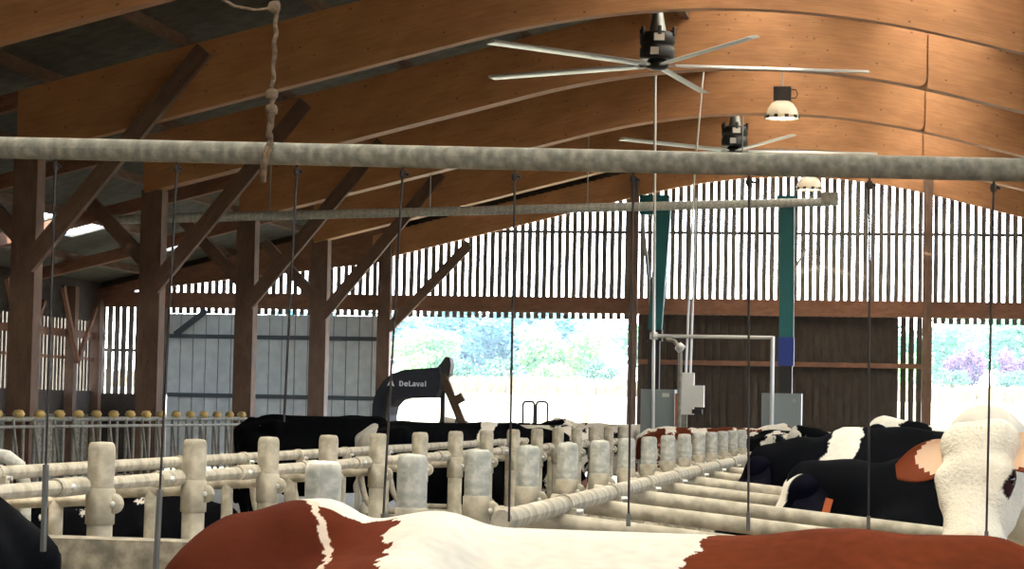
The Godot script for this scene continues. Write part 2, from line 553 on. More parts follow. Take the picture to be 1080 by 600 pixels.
# o: at, turn, scale, poll, look (euler of the head), coat, seed, cell, face (callable of head-space point -> colour), ear_col, extra bones, tag_on
func cow(label: String, o: Dictionary) -> Node3D:
	var root := thing("cow", label, "cow", o.at, o.turn, o.get("group", ""))
	root.scale = Vector3.ONE * o.get("scale", 1.0)
	var poll: Vector3 = o.get("poll", Vector3(1.1, 1.36, 0))
	if o.has("poll_at"): poll = root.transform.affine_inverse() * o.poll_at
	var key := str([poll, o.get("cell", 0.028), o.get("shape", "")])
	if not body_cache.has(key):
		var bones := cow_body_bones()
		if o.get("lying", false):
			bones = bones.filter(func(q: Array) -> bool: return minf(q[0].y, q[1].y) > 0.55)
			for s in [-1.0, 1.0]:
				bones.append([Vector3(-0.7, 0.7, 0.26 * s), Vector3(-0.25, 0.62, 0.36 * s), 0.15, 0.08])
				bones.append([Vector3(-0.25, 0.60, 0.38 * s), Vector3(-0.6, 0.58, 0.42 * s), 0.06, 0.05])
				bones.append([Vector3(0.5, 0.72, 0.24 * s), Vector3(0.78, 0.60, 0.26 * s), 0.11, 0.06])
				bones.append([Vector3(0.78, 0.60, 0.26 * s), Vector3(0.5, 0.58, 0.3 * s), 0.055, 0.045])
		for b in o.get("extra", []): bones.append(b)
		bones.append_array(cow_neck_bones(poll))
		var d := field_mesh(bones, o.get("cell", 0.028), 0.075)
		body_cache[key] = [d, body_uv(d.v)]
	var body: Array = body_cache[key]
	var mesh := ArrayMesh.new()
	add_surface(mesh, body[0], body[1], PackedColorArray())
	var hk := "head%f" % o.get("head_cell", 0.016)
	if not body_cache.has(hk): body_cache[hk] = field_mesh(head_bones(), o.get("head_cell", 0.016), 0.045)
	var hb := Basis.from_euler(o.get("look", Vector3(0, 0, -0.9)))
	if o.has("face_dirs"):
		var hx: Vector3 = o.face_dirs[0].normalized()
		var hz := hx.cross(o.face_dirs[1]).normalized()
		hb = root.basis.orthonormalized().inverse() * Basis(hx, hz.cross(hx), hz)
	var hd: Dictionary = body_cache[hk]
	var hv := PackedVector3Array()
	var hn := PackedVector3Array()
	var hc := PackedColorArray()
	var face: Callable = o.face
	for i in hd.v.size():
		hv.append(poll + hb * hd.v[i])
		hn.append(hb * hd.n[i])
		hc.append(face.call(hd.v[i]).srgb_to_linear())
	add_surface(mesh, {"v": hv, "n": hn, "i": hd.i}, PackedVector2Array(), hc)
	var cm := mat(Color.WHITE, 0.9)
	cm.metallic_specular = 0.15
	cm.albedo_texture = coat_tex(o.get("tex", Vector2i(384, 256)), COAT_X0, COAT_X1, o.coat, o.get("seed", 1))
	var fm := mat(Color.WHITE, 0.85)
	fm.metallic_specular = 0.2
	fm.vertex_color_use_as_albedo = true
	if o.get("curls", false):
		fm.uv1_triplanar = true
		fm.uv1_scale = Vector3.ONE * 5.0
		fm.heightmap_enabled = true
		fm.heightmap_texture = bump_tex(77, 0.045, 256)
		fm.heightmap_scale = 0.4
	mesh.surface_set_material(0, cm)
	mesh.surface_set_material(1, fm)
	var b := MeshInstance3D.new()
	b.name = "body"
	b.mesh = mesh
	root.add_child(b, true)
	for s in [-1.0, 1.0]:
		var em: StandardMaterial3D = mat(Color.WHITE, 0.85)
		em.vertex_color_use_as_albedo = true
		em.metallic_specular = 0.2
		var droop: float = o.get("ear_drop", 0.15)
		put("ear", ear_mesh(s, o.ear_col, o.get("ear_in", o.ear_col)), em, root, Transform3D(hb, poll) * Transform3D(Basis.from_euler(Vector3(droop * s, 0.25 * s, o.get("ear_roll", 0.5))), Vector3(0.03, 0.0, 0.085 * s)))
		var eye := SphereMesh.new()
		eye.radius = 0.022
		eye.height = 0.044
		eye.radial_segments = 12
		eye.rings = 6
		put("eye", eye, M.eye, root, Transform3D(hb, poll + hb * Vector3(0.185, 0.018, 0.106 * s)))
		var nos := SphereMesh.new()
		nos.radius = 0.016
		nos.height = 0.032
		nos.radial_segments = 10
		nos.rings = 5
		put("nostril", nos, M.eye, root, Transform3D(hb.scaled_local(Vector3(0.8, 1.0, 0.6)), poll + hb * Vector3(0.505, -0.02, 0.048 * s)))
	if o.has("tag_on"):
		var s: float = o.tag_on
		put("ear_tag", box_mesh(Vector3(0.062, 0.032, 0.006)), M.orange, root, Transform3D(hb, poll) * Transform3D(Basis.from_euler(Vector3(0.2, 0, -0.3)), Vector3(0.06, -0.03, 0.33 * s)))
	return root

# ------------------------------------------------------------------ roof lines
func roof_y(d: float) -> float: return 8.0 - 0.25 * d
func soffit(d: float) -> float:
	return 6.6 - 0.0417 * d * d if d < 3.0 else 6.225 - 0.25 * (d - 3.0)

func arch_mesh(d0: float, d1: float, depth: float, thick: float) -> ArrayMesh:
	# extruded beam between offsets d0..d1 from the ridge (negative = left); depth < 0: up to the purlins
	var st := S()
	st.set_smooth_group(-1)
	var n := 64
	var lo: Array[Vector3] = []
	var hi: Array[Vector3] = []
	for i in n + 1:
		var d := lerpf(d0, d1, float(i) / n)
		var s := soffit(absf(d))
		var t := 7.845 - 0.25 * absf(d) if depth < 0.0 else s + depth
		lo.append(Vector3(d, s, 0))
		hi.append(Vector3(d, t, 0))
	var zf := Vector3(0, 0, thick / 2)
	for i in n:
		var u0 := lo[i].x
		var u1 := lo[i + 1].x
		var v0 := hi[i].y - lo[i].y
		var v1 := hi[i + 1].y - lo[i + 1].y
		st.set_smooth_group(-1)
		quad(st, lo[i] + zf, hi[i] + zf, hi[i + 1] + zf, lo[i + 1] + zf, Vector2(u0, 0), Vector2(u0, v0), Vector2(u1, v1), Vector2(u1, 0))
		quad(st, lo[i] - zf, lo[i + 1] - zf, hi[i + 1] - zf, hi[i] - zf, Vector2(u0, 0), Vector2(u1, 0), Vector2(u1, v1), Vector2(u0, v0))
		quad(st, lo[i] - zf, lo[i] + zf, lo[i + 1] + zf, lo[i + 1] - zf, Vector2(u0, 0), Vector2(u0, thick), Vector2(u1, thick), Vector2(u1, 0))
		quad(st, hi[i] + zf, hi[i] - zf, hi[i + 1] - zf, hi[i + 1] + zf, Vector2(u0, 0), Vector2(u0, thick), Vector2(u1, thick), Vector2(u1, 0))
	for e in [0, n]:
		var q := [lo[e] - zf, hi[e] - zf, hi[e] + zf, lo[e] + zf]
		if e == n: q.reverse()
		quad(st, q[0], q[1], q[2], q[3], Vector2(0, 0), Vector2(0, 1), Vector2(0.2, 1), Vector2(0.2, 0))
	return done(st)

func panel_mesh(d0: float, d1: float, thick: float, r: float) -> ArrayMesh:
	# a facing panel on the beam, its lower corner at d1 rounded with radius r
	var st := S()
	var n := 72
	var lo: Array[Vector3] = []
	var hi: Array[Vector3] = []
	for i in n + 1:
		var t := 1.0 - pow(1.0 - float(i) / n, 2.0)
		var d := lerpf(d0, d1, t)
		var s := soffit(absf(d))
		var e := d1 - d
		if e < r: s += r - sqrt(maxf(0.0, r * r - (r - e) * (r - e)))
		lo.append(Vector3(d, s, 0))
		hi.append(Vector3(d, 7.835 - 0.25 * absf(d), 0))
	var zf := Vector3(0, 0, thick)
	st.set_smooth_group(-1)
	for i in n:
		var u0 := lo[i].x + 1.7
		var u1 := lo[i + 1].x + 1.7
		var v0 := hi[i].y - soffit(absf(lo[i].x))
		var v1 := hi[i + 1].y - soffit(absf(lo[i + 1].x))
		var w0 := lo[i].y - soffit(absf(lo[i].x))
		var w1 := lo[i + 1].y - soffit(absf(lo[i + 1].x))
		quad(st, lo[i] + zf, hi[i] + zf, hi[i + 1] + zf, lo[i + 1] + zf, Vector2(u0, w0), Vector2(u0, v0), Vector2(u1, v1), Vector2(u1, w1))
		quad(st, lo[i], lo[i] + zf, lo[i + 1] + zf, lo[i + 1], Vector2(u0, 0), Vector2(u0, thick), Vector2(u1, thick), Vector2(u1, 0))
	for e in [0, n]:
		var q := [lo[e], hi[e], hi[e] + zf, lo[e] + zf]
		if e == n: q.reverse()
		quad(st, q[0], q[1], q[2], q[3], Vector2(0, 0), Vector2(0, 1), Vector2(0.02, 1), Vector2(0.02, 0))
	return done(st)

# ------------------------------------------------------------------ setting
func build_setting() -> void:
	var fl := put("floor", box_mesh(Vector3(31.0, 0.3, 61.0)), M.concrete, self, Transform3D(Basis(), V(-2.5, -0.15, 18.3)))
	tag(fl, "grey concrete barn floor", "", "", "structure")
	var bed := put("trim_1", box_mesh(Vector3(4.6, 0.15, 26.0)), M.concrete, self, Transform3D(Basis(), V(-2.4, 0.075, 19.4)))
	tag(bed, "raised concrete lying bed under the cow stalls", "", "", "structure")

	# roof
	var roof := struct_root("ceiling", "grey sheet roof on timber purlins")
	var sl := sqrt(1.0 + 0.0625)
	for side in [-1.0, 1.0]:
		for strip in [[1.0, 2.2], [2.2, 3.6], [3.6, 8.1], [8.1, 12.3], [12.3, 13.25], [13.25, 15.4]]:
			var d0: float = strip[0]
			var d1: float = strip[1]
			var cuts: Array = []
			if side < 0 and is_equal_approx(d0, 12.3):
				cuts = [[-12.0, 12.0, 0], [12.0, 37.4, 0], [37.4, 38.7, 1], [38.7, 39.6, 0], [39.6, 41.2, 1], [41.2, 45.3, 0], [45.3, 46.0, 1], [46.0, 49.0, 0]]
			else:
				for k in 24: cuts.append([-12.0 + k * 61.0 / 24, -12.0 + (k + 1) * 61.0 / 24, 0])
			for c in cuts:
				var dm := (d0 + d1) / 2.0
				var len_a: float = c[1] - c[0]
				var xf := Transform3D(Basis(Vector3.BACK, -side * atan(0.25)), V(RIDGE + side * dm, roof_y(dm) + 0.03, (c[0] + c[1]) / 2.0))
				var added_over_stalls: bool = c[0] > 1.0 and c[1] < 15.0 and d1 < 4.0  # out-of-view translucent sheets added to let more light onto the foreground
				if added_over_stalls or (side > 0 and is_equal_approx(d0, 2.2)):
					put("ridge_or_added_sheet", box_mesh(Vector3((d1 - d0) * sl, 0.01, len_a - 0.02)), M.skylight, roof, xf)  # right-slope strip is likewise added unseen, to brighten the right-hand beams
				elif c[2] == 1:
					put("skylight_sheet", box_mesh(Vector3((d1 - d0) * sl, 0.01, len_a)), M.clear, roof, xf)
				else:
					put("roof_sheet", box_mesh(Vector3((d1 - d0) * sl, 0.05, len_a - 0.004)), M.roof, roof, xf)
		for k in 8:
			var d := 1.35 + 1.8 * k
			put("purlin", box_mesh(Vector3(0.08, 0.15, 60.8), Vector2(k * 0.7, 0)), M.post, roof, Transform3D(Basis(Vector3.BACK, -side * atan(0.25)), V(RIDGE + side * d, roof_y(d) - 0.075, 18.5)))
	put("light_blocking_beam", box_mesh(Vector3(0.12, 0.5, 60.8)), M.post, roof, Transform3D(Basis(), V(-3.25, 7.56, 18.5)))  # deep timber added to keep the ridge light off the left-hand beams
	# ridge light: translucent sheets right of the ridge; left half closed to darken left beams
	for k in 24:
		var a0 := -12.0 + k * 61.0 / 24
		for side in [-1.0, 1.0]:
			put("ridge_or_added_sheet" if side > 0 else "added_ridge_cap", box_mesh(Vector3(1.12, 0.01, 61.0 / 24 - 0.02)), M.skylight if side > 0 else M.roof, roof, Transform3D(Basis(Vector3.BACK, -side * atan(0.25)), V(RIDGE + side * 0.53, roof_y(0.5) + 0.1, a0 + 61.0 / 48)))

	# end wall of spaced boards
	var wall := struct_root("wall_back", "end wall of spaced vertical boards")
	var pitch := 0.162
	var n := int((12.7 + 17.7) / pitch)
	for i in n:
		var x := -8.2 + pitch * (i - 58)
		if x < -17.65 or x > 12.7: continue
		var top := roof_y(absf(x - RIDGE)) - 0.42
		var low := 3.55
		var w := 0.098 + rng.randf_range(-0.005, 0.004)
		if x < -16.1:
			low = 1.75
			w = 0.118
		elif (x > -5.66 and x < 0.32) or x > 5.7:
			low = 3.66
			put("lower_board", box_mesh(Vector3(0.112, 3.56, 0.022), Vector2(rng.randf() * 5.0, rng.randf())), M.board_dark, wall, Transform3D(Basis(), V(x, 1.88, 48.16 + rng.randf_range(0, 0.006))))
		var st := S()
		st.set_smooth_group(-1)
		bx(st, Vector3(w, top - low, 0.022), Transform3D(), Vector2(rng.randf() * 5.0, rng.randf()))
		put("board", done(st), M.board, wall, Transform3D(Basis(), V(x + rng.randf_range(-0.004, 0.004), (top + low) / 2.0, 48.16 + rng.randf_range(0, 0.006))))
	# close boarding in the gap between end beam and roof
	for i in 76:
		var x := -17.5 + 0.4 * i
		var d := absf(x - RIDGE)
		var y0 := soffit(d) + 0.42 if d < 8.95 else roof_y(d) - 0.36
		var y1 := roof_y(d) + 0.05
		put("gable_board", box_mesh(Vector3(0.4, y1 - y0, 0.03), Vector2(i * 0.37, 0.1 * i)), M.board_dark, wall, Transform3D(Basis(), V(x, (y0 + y1) / 2.0, 48.2)))
	# closing boards behind the spaced ones, between the two doorways
	for i in 37:
		var x := -5.55 + 0.1445 * i
		put("closing_board", box_mesh(Vector3(0.146, 3.6, 0.02), Vector2(i * 0.37, i * 0.21)), M.board_dark, wall, Transform3D(Basis(), V(x, 1.9, 48.19 + 0.004 * (i % 2))))
	for i in 48: put("closing_board", box_mesh(Vector3(0.146, 3.6, 0.02), Vector2(i * 0.37, 0.3)), M.board_dark, wall, Transform3D(Basis(), V(5.8 + 0.1445 * i, 1.9, 48.19)))
	bar("cross_beam", V(-17.7, 3.84, 48.06), V(12.7, 3.84, 48.06), 0.34, 0.14, M.rail, wall)
	bar("middle_rail", V(-5.65, 2.66, 48.09), V(0.3, 2.66, 48.09), 0.1, 0.08, M.rail, wall)
	bar("middle_rail", V(-17.6, 2.72, 48.22), V(-16.1, 2.72, 48.22), 0.07, 0.06, M.board_dark, wall)
	bar("batten", V(-12.0, 5.42, 48.21), V(7.0, 5.42, 48.21), 0.06, 0.05, M.board_dark, wall)
	bar("sill_board", V(-5.65, 0.5, 48.1), V(0.3, 0.5, 48.1), 1.0, 0.05, M.board_dark, wall)
	for p in [[-5.74, 0.17], [0.38, 0.2], [-11.12, 0.28], [-17.6, 0.2], [5.7, 0.2]]:
		var h := soffit(absf(p[0] - RIDGE)) + 0.32 if p[0] > -17.0 else 3.8
		bar("wall_post", V(p[0], 0.0, 47.79), V(p[0], h, 47.79), p[1], 0.2, M.post, wall, Vector3.RIGHT)
	bar("knee_brace", V(-11.0, 3.25, 47.62), V(-9.25, 5.1, 47.62), 0.2, 0.12, M.post, wall)
	bar("corner_board", V(-17.7, 0.88, 48.15), V(-16.1, 0.88, 48.15), 1.76, 0.05, M.board_dark, wall)

	# grey sheet-metal door leaf between the corner and the first doorway
	var door := struct_root("door_1", "tall sliding door of pale grey metal sheets")
	for i in 17:
		var x := -15.93 + 0.2885 * i
		put("metal_panel", box_mesh(Vector3(0.27, 3.35, 0.03)), M.sheet, door, Transform3D(Basis(), V(x, 1.87, 48.13)))
	put("backing_sheet", box_mesh(Vector3(4.9, 3.35, 0.01)), M.sheet_rail, door, Transform3D(Basis(), V(-13.62, 1.87, 48.151)))
	for y in [3.05, 1.76, 0.3]: bar("door_rail", V(-16.05, y, 48.09), V(-11.25, y, 48.09), 0.09, 0.04, M.sheet_rail, door)
	bar("door_brace", V(-15.9, 3.08, 48.06), V(-15.2, 3.62, 48.06), 0.12, 0.05, M.sheet_rail, door)

	# long side wall at the left: concrete below, spaced boards above
	var left := struct_root("wall_left", "side wall of spaced boards on a concrete base")
	put("base_wall", box_mesh(Vector3(0.2, 1.3, 60.0)), M.concrete, left, Transform3D(Basis(), V(-17.8, 0.65, 18.2)))
	for k in 100:
		var a := 48.0 - 0.2 * k - 0.08
		put("board", box_mesh(Vector3(0.022, 2.35, 0.158), Vector2(k * 0.77, k * 0.31)), M.board, left, Transform3D(Basis(), V(-17.75, 2.95, a)))
	put("boarding", box_mesh(Vector3(0.03, 2.9, 40.0)), M.board_dark, left, Transform3D(Basis(), V(-17.77, 2.75, 8.0)))
	put("lower_board", box_mesh(Vector3(0.05, 0.5, 60.0)), M.board_dark, left, Transform3D(Basis(), V(-17.68, 1.55, 18.2)))
	put("rail", box_mesh(Vector3(0.08, 0.16, 60.0)), M.rail, left, Transform3D(Basis(), V(-17.66, 3.02, 18.2)))
	put("upper_board", box_mesh(Vector3(0.05, 1.0, 60.0)), M.board_dark, left, Transform3D(Basis(), V(-17.70, 3.83, 18.2)))
	put("rail", box_mesh(Vector3(0.08, 0.06, 60.0)), M.rail, left, Transform3D(Basis(), V(-17.66, 2.5, 18.2)))
	for a in [46.0, 43.0, 38.0, 33.0, 28.0, 23.0]:
		bar("wall_post", V(-17.5, 0, a), V(-17.5, 4.0, a), 0.2, 0.22, M.post, left, Vector3.RIGHT)
		bar("strut", V(-17.35, 2.4, a), V(-17.35, 3.95, a - 1.0), 0.1, 0.08, M.rail, left)
		bar("strut", V(-17.35, 2.4, a), V(-17.35, 3.6, a + 1.0), 0.1, 0.08, M.rail, left)

	var right := struct_root("wall_right", "open side of the barn above a low concrete wall")
	put("base_wall", box_mesh(Vector3(0.2, 1.1, 60.0)), M.concrete, right, Transform3D(Basis(), V(12.8, 0.55, 18.2)))
	put("boarding", box_mesh(Vector3(0.03, 2.2, 60.0)), M.board_dark, right, Transform3D(Basis(), V(12.82, 2.2, 18.2)))
	for k in 10: bar("wall_post", V(12.7, 0, 3.0 + 5 * k), V(12.7, 4.0, 3.0 + 5 * k), 0.25, 0.25, M.post, right, Vector3.RIGHT)

	var front := struct_root("wall_front", "boarded gable wall behind the camera")
	for q in [[-17.8, 0.4, 3.6], [5.6, 12.8, 3.6]]: put("boarding", box_mesh(Vector3(q[1] - q[0], q[2], 0.04)), M.board_dark, front, Transform3D(Basis(), V((q[0] + q[1]) / 2.0, q[2] / 2.0, -11.8)))
	for i in 31:
		var x := -17.5 + 1.0 * i
		var y1 := roof_y(absf(x - RIDGE)) + 0.1
		put("gable_board", box_mesh(Vector3(1.0, y1 - 3.6, 0.04)), M.board_dark, front, Transform3D(Basis(), V(x, (y1 + 3.6) / 2.0, -11.8)))
	# low concrete wall in front of the left stall row
	var low := put("wall_stall", box_mesh(Vector3(2.0, 1.1, 0.18)), M.concrete, self, Transform3D(Basis(), V(-2.85, 0.55, 7.95)))
	tag(low, "low concrete wall with a pale lit top edge before the stall posts", "", "", "structure")

func build_frames() -> void:
	var frames := [[22.2, "nearest"], [28.0, "second nearest"], [33.0, "third"], [38.0, "fourth"], [43.0, "fifth"]]
	var beam := arch_mesh(-8.95, 8.95, -1.0, 0.2)
	var apex := panel_mesh(-8.9, 2.715, 0.13, 0.13)
	var side_panel := panel_mesh(2.738, 8.9, 0.13, 0.0)
	var rl := PackedVector2Array([Vector2(8.6, 4.74), Vector2(8.6, 5.69), Vector2(15.3, 4.02), Vector2(15.3, 3.92)])
	var rr := PackedVector2Array()
	for q in rl: rr.append(Vector2(-q.x, q.y))
	var aisles := {-1.0: extrude(rr, 0.16), 1.0: extrude(rl, 0.16)}
	var slim := box_mesh(Vector3(6.95, 0.22, 0.16))
	for i in frames.size():
		var a: float = frames[i][0]
		var f := thing("arched_roof_beam", "%s arched orange glulam roof beam counted from the camera" % frames[i][1], "beam", V(RIDGE, 0, a), 0.0, "arched glulam roof beams")
		put("beam", beam, M.glulam, f)
		if i >= 2:
			put("apex_panel", apex, M.glulam, f, Transform3D(Basis(), Vector3(0, 0, 0.1)))
			put("side_panel", side_panel, M.glulam, f, Transform3D(Basis(), Vector3(0, 0, 0.1)))
		for s in [-1.0, 1.0]:
			put("aisle_rafter", slim, M.rail, f, Transform3D(Basis(Vector3.BACK, -s * atan(0.25)), Vector3(s * 11.95, 7.845 - 0.25 * 11.95 - 0.115, 0)))
	var fw := thing("arched_roof_beam", "farthest arched glulam beam along the top of the slatted end wall", "beam", V(RIDGE, 0, 48.0), 0.0, "arched glulam roof beams")
	put("beam", arch_mesh(-8.95, 8.95, 0.55, 0.2), M.glulam, fw)
	for s in [-1.0, 1.0]: put("aisle_rafter", aisles[s], M.rail, fw)
	# timber posts with knee braces
	var words := ["", "at the left picture edge", "just left of the metal door", "standing halfway along the grey metal door", "before the metal door's right part"]
	for i in frames.size():
		var a: float = frames[i][0]
		for side in [-1.0, 1.0]:
			if i == 0 and side < 0: pass
			var x: float = RIDGE + side * 8.8
			var lab: String = "brown timber barn post with knee braces " + words[i]
			if side > 0 or i == 0: lab = "brown timber barn post with knee braces outside the picture"
			if side > 0 or i == 0: continue
			var p := thing("timber_post", lab, "post", V(x, 0, a), 0.0, "timber posts with knee braces")
			bar("post", Vector3(-0.0, 0, 0), Vector3(0, 4.8, 0), 0.33, 0.28, M.post, p, Vector3.RIGHT)
			bar("knee_brace", Vector3(-side * 0.1, 3.3, 0.25), Vector3(-side * 2.4, 6.1, 0.25), 0.22, 0.12, M.post, p)
			bar("knee_brace", Vector3(side * 0.1, 3.7, 0.02), Vector3(side * 1.15, 4.75, 0.02), 0.2, 0.14, M.post, p)

# ------------------------------------------------------------------ fans and lamps
func build_fan(at: Vector3, angs: Array, label: String) -> void:
	# origin: hub centre in the blade plane
	var f := thing("ceiling_fan", label, "fan", at, 0.0, "large five-blade barn fans")
	var top: float = roof_y(absf(at.x - RIDGE)) - at.y - 0.02
	var st := S()
	lathe(st, [Vector2(0, 0.1), Vector2(0.225, 0.1), Vector2(0.24, 0.13), Vector2(0.24, 0.24), Vector2(0.225, 0.25), Vector2(0.225, 0.29), Vector2(0.24, 0.3), Vector2(0.24, 0.44), Vector2(0.2, 0.46), Vector2(0, 0.46)], 24)
	var mo := put("motor", done(st), M.dark_metal, f)
	for k in 6:
		var an := PI2 * k / 6 + 0.3
		put("mounting_lug", box_mesh(Vector3(0.03, 0.12, 0.05)), M.dark_metal, mo, Transform3D(Basis(Vector3.UP, -an), Vector3(cos(an) * 0.24, 0.46, sin(an) * 0.24)))
	put("name_plate", box_mesh(Vector3(0.14, 0.1, 0.012)), M.alum, mo, Transform3D(Basis(Vector3.UP, 0.12), Vector3(0.05, 0.37, 0.238)))
	put("name_plate", box_mesh(Vector3(0.11, 0.1, 0.012)), M.alum, mo, Transform3D(Basis(Vector3.UP, 0.0), Vector3(-0.01, 0.18, 0.24)))
	var hub := S()
	lathe(hub, [Vector2(0, -0.05), Vector2(0.07, -0.05), Vector2(0.15, -0.02), Vector2(0.16, 0.04), Vector2(0.12, 0.1), Vector2(0, 0.1)], 20)
	put("hub", done(hub), M.dark_metal, f)
	# tapered hanger bracket
	var hg := S()
	hg.set_smooth_group(-1)
	tube(hg, [Vector3(0, 0.46, 0), Vector3(0, 0.72, 0), Vector3(0, 0.8, 0)], [0.12, 0.07, 0.06], 4)
	var hang := put("hanger", done(hg), M.steel, f)
	var sh := S()
	tube(sh, [Vector3(0, 0.78, 0), Vector3(0, top, 0)], 0.035, 10)
	put("down_rod", done(sh), M.steel, hang)
	for i in angs.size():
		var an: float = angs[i][0]
		var len_b: float = angs[i][1]
		var st2 := S()
		# airfoil blade, chord 0.15, slightly pitched
		st2.set_smooth_group(-1)
		var prof := [Vector2(-0.1, 0.0), Vector2(-0.06, 0.024), Vector2(0.01, 0.028), Vector2(0.1, 0.0), Vector2(0.01, -0.012), Vector2(-0.06, -0.014)]
		for j in prof.size():
			var p: Vector2 = prof[j]
			var q: Vector2 = prof[(j + 1) % prof.size()]
			quad(st2, Vector3(0.25, p.y, p.x), Vector3(len_b, p.y, p.x), Vector3(len_b, q.y, q.x), Vector3(0.25, q.y, q.x), Vector2(0, 0), Vector2(1, 0), Vector2(1, 1), Vector2(0, 1))
		for e in [0.25, len_b]:
			for j in range(1, prof.size() - 1):
				for p in [prof[0], prof[j], prof[j + 1]]:
					st2.set_uv(Vector2.ZERO)
					st2.add_vertex(Vector3(e, p.y, p.x))
		var xf := Transform3D(Basis(Vector3.UP, an) * Basis(Vector3.RIGHT, 0.15), Vector3(0, 0.01, 0))
		var bl := put("blade", done(st2), M.alum, f, xf)
		put("blade_root", box_mesh(Vector3(0.22, 0.03, 0.08)), M.steel, bl, Transform3D(Basis(), Vector3(0.2, 0, 0)))

func build_lamp(at: Vector3, label: String, drop: float) -> void:
	# origin: rim of the bell
	var l := thing("pendant_lamp", label, "lamp", at, 0.0, "bell-shaped pendant lamps")
	var st := S()
	lathe(st, [Vector2(0.262, 0.0), Vector2(0.255, 0.06), Vector2(0.23, 0.15), Vector2(0.18, 0.23), Vector2(0.13, 0.27), Vector2(0.125, 0.27), Vector2(0.175, 0.225), Vector2(0.222, 0.148), Vector2(0.247, 0.06), Vector2(0.254, 0.0), Vector2(0.262, 0.0)], 28)
	put("bell_shade", done(st), M.lamp_alum, l)
	var g := S()
	lathe(g, [Vector2(0.252, 0.012), Vector2(0.0, 0.012)], 24)
	put("lens_glass", done(g), M.lamp_glass, l)
	var bu := SphereMesh.new()
	bu.radius = 0.06
	bu.height = 0.15
	bu.radial_segments = 14
	bu.rings = 8
	put("bulb", bu, M.bulb, l, Transform3D(Basis(), Vector3(0, 0.17, 0)))
	var om := OmniLight3D.new()
	om.name = "bulb_light"
	om.light_color = Color(1.0, 0.86, 0.66)
	om.light_energy = 1.6
	om.light_size = 0.05
	om.omni_range = 30.0
	om.omni_attenuation = 2.0
	om.shadow_enabled = true
	l.add_child(om)
	om.position = Vector3(0, 0.17, 0)
	for k in 10:
		var an := PI2 * k / 10
		put("rim_clip", box_mesh(Vector3(0.02, 0.05, 0.06)), M.dark_metal, l, Transform3D(Basis(Vector3.UP, -an), Vector3(cos(an) * 0.262, 0.02, sin(an) * 0.262)))
	put("ballast_box", box_mesh(Vector3(0.27, 0.22, 0.24)), M.dark_metal, l, Transform3D(Basis(), Vector3(0, 0.38, 0)))
	var hk := S()
	tube(hk, [Vector3(0.13, 0.32, 0.0), Vector3(0.2, 0.32, 0), Vector3(0.235, 0.38, 0), Vector3(0.21, 0.45, 0), Vector3(0.13, 0.46, 0)], 0.008, 6)
	put("cable", done(hk), M.black, l)
	var ch := S()
	tube(ch, [Vector3(0, 0.48, 0), Vector3(0, drop, 0)], 0.01, 6)
	put("suspension_rod", done(ch), M.steel, l)

# ------------------------------------------------------------------ stalls
func words_th(n: int) -> String:
	return ["first", "second", "third", "fourth", "fifth", "sixth", "seventh", "eighth", "ninth", "tenth", "eleventh", "twelfth", "thirteenth", "fourteenth", "fifteenth", "sixteenth"][n]

func make_stall_post(label: String, at: Vector3, m: Material, lower: Material, h: float, group: String) -> Node3D:
	var p := thing("stall_post", label, "post", at, 0.0, group)
	var st := S()
	lathe(st, [Vector2(0.0505, 0.0), Vector2(0.0505, h - 0.19), Vector2(0, h - 0.19)], 18)
	put("shaft", done(st), lower, p)
	var cp := S()
	lathe(cp, [Vector2(0.053, h - 0.19), Vector2(0.054, h - 0.03), Vector2(0.05, h - 0.012), Vector2(0.042, h - 0.003), Vector2(0, h)], 18)
	put("cap_sleeve", done(cp), m, p)
	var co := S()
	lathe(co, [Vector2(0.0505, h - 0.33), Vector2(0.058, h - 0.325), Vector2(0.058, h - 0.19), Vector2(0.053, h - 0.185)], 18)
	var col := put("collar", done(co), lower, p)
	var lg := S()
	lathe(lg, [Vector2(0, 0.0), Vector2(0.037, 0.0), Vector2(0.041, 0.008), Vector2(0.041, 0.042), Vector2(0.037, 0.05), Vector2(0, 0.05)], 16)
	put("clamp_lug", done(lg), lower, col, Transform3D(Basis(Vector3.RIGHT, quarter), Vector3(0.05, h - 0.245, -0.03)))
	var bo := SphereMesh.new()
	bo.radius = 0.012
	bo.height = 0.024
	bo.radial_segments = 8
	bo.rings = 4
	put("bolt", bo, M.alum, col, Transform3D(Basis(), Vector3(0.058, h - 0.245, 0.022)))
	return p

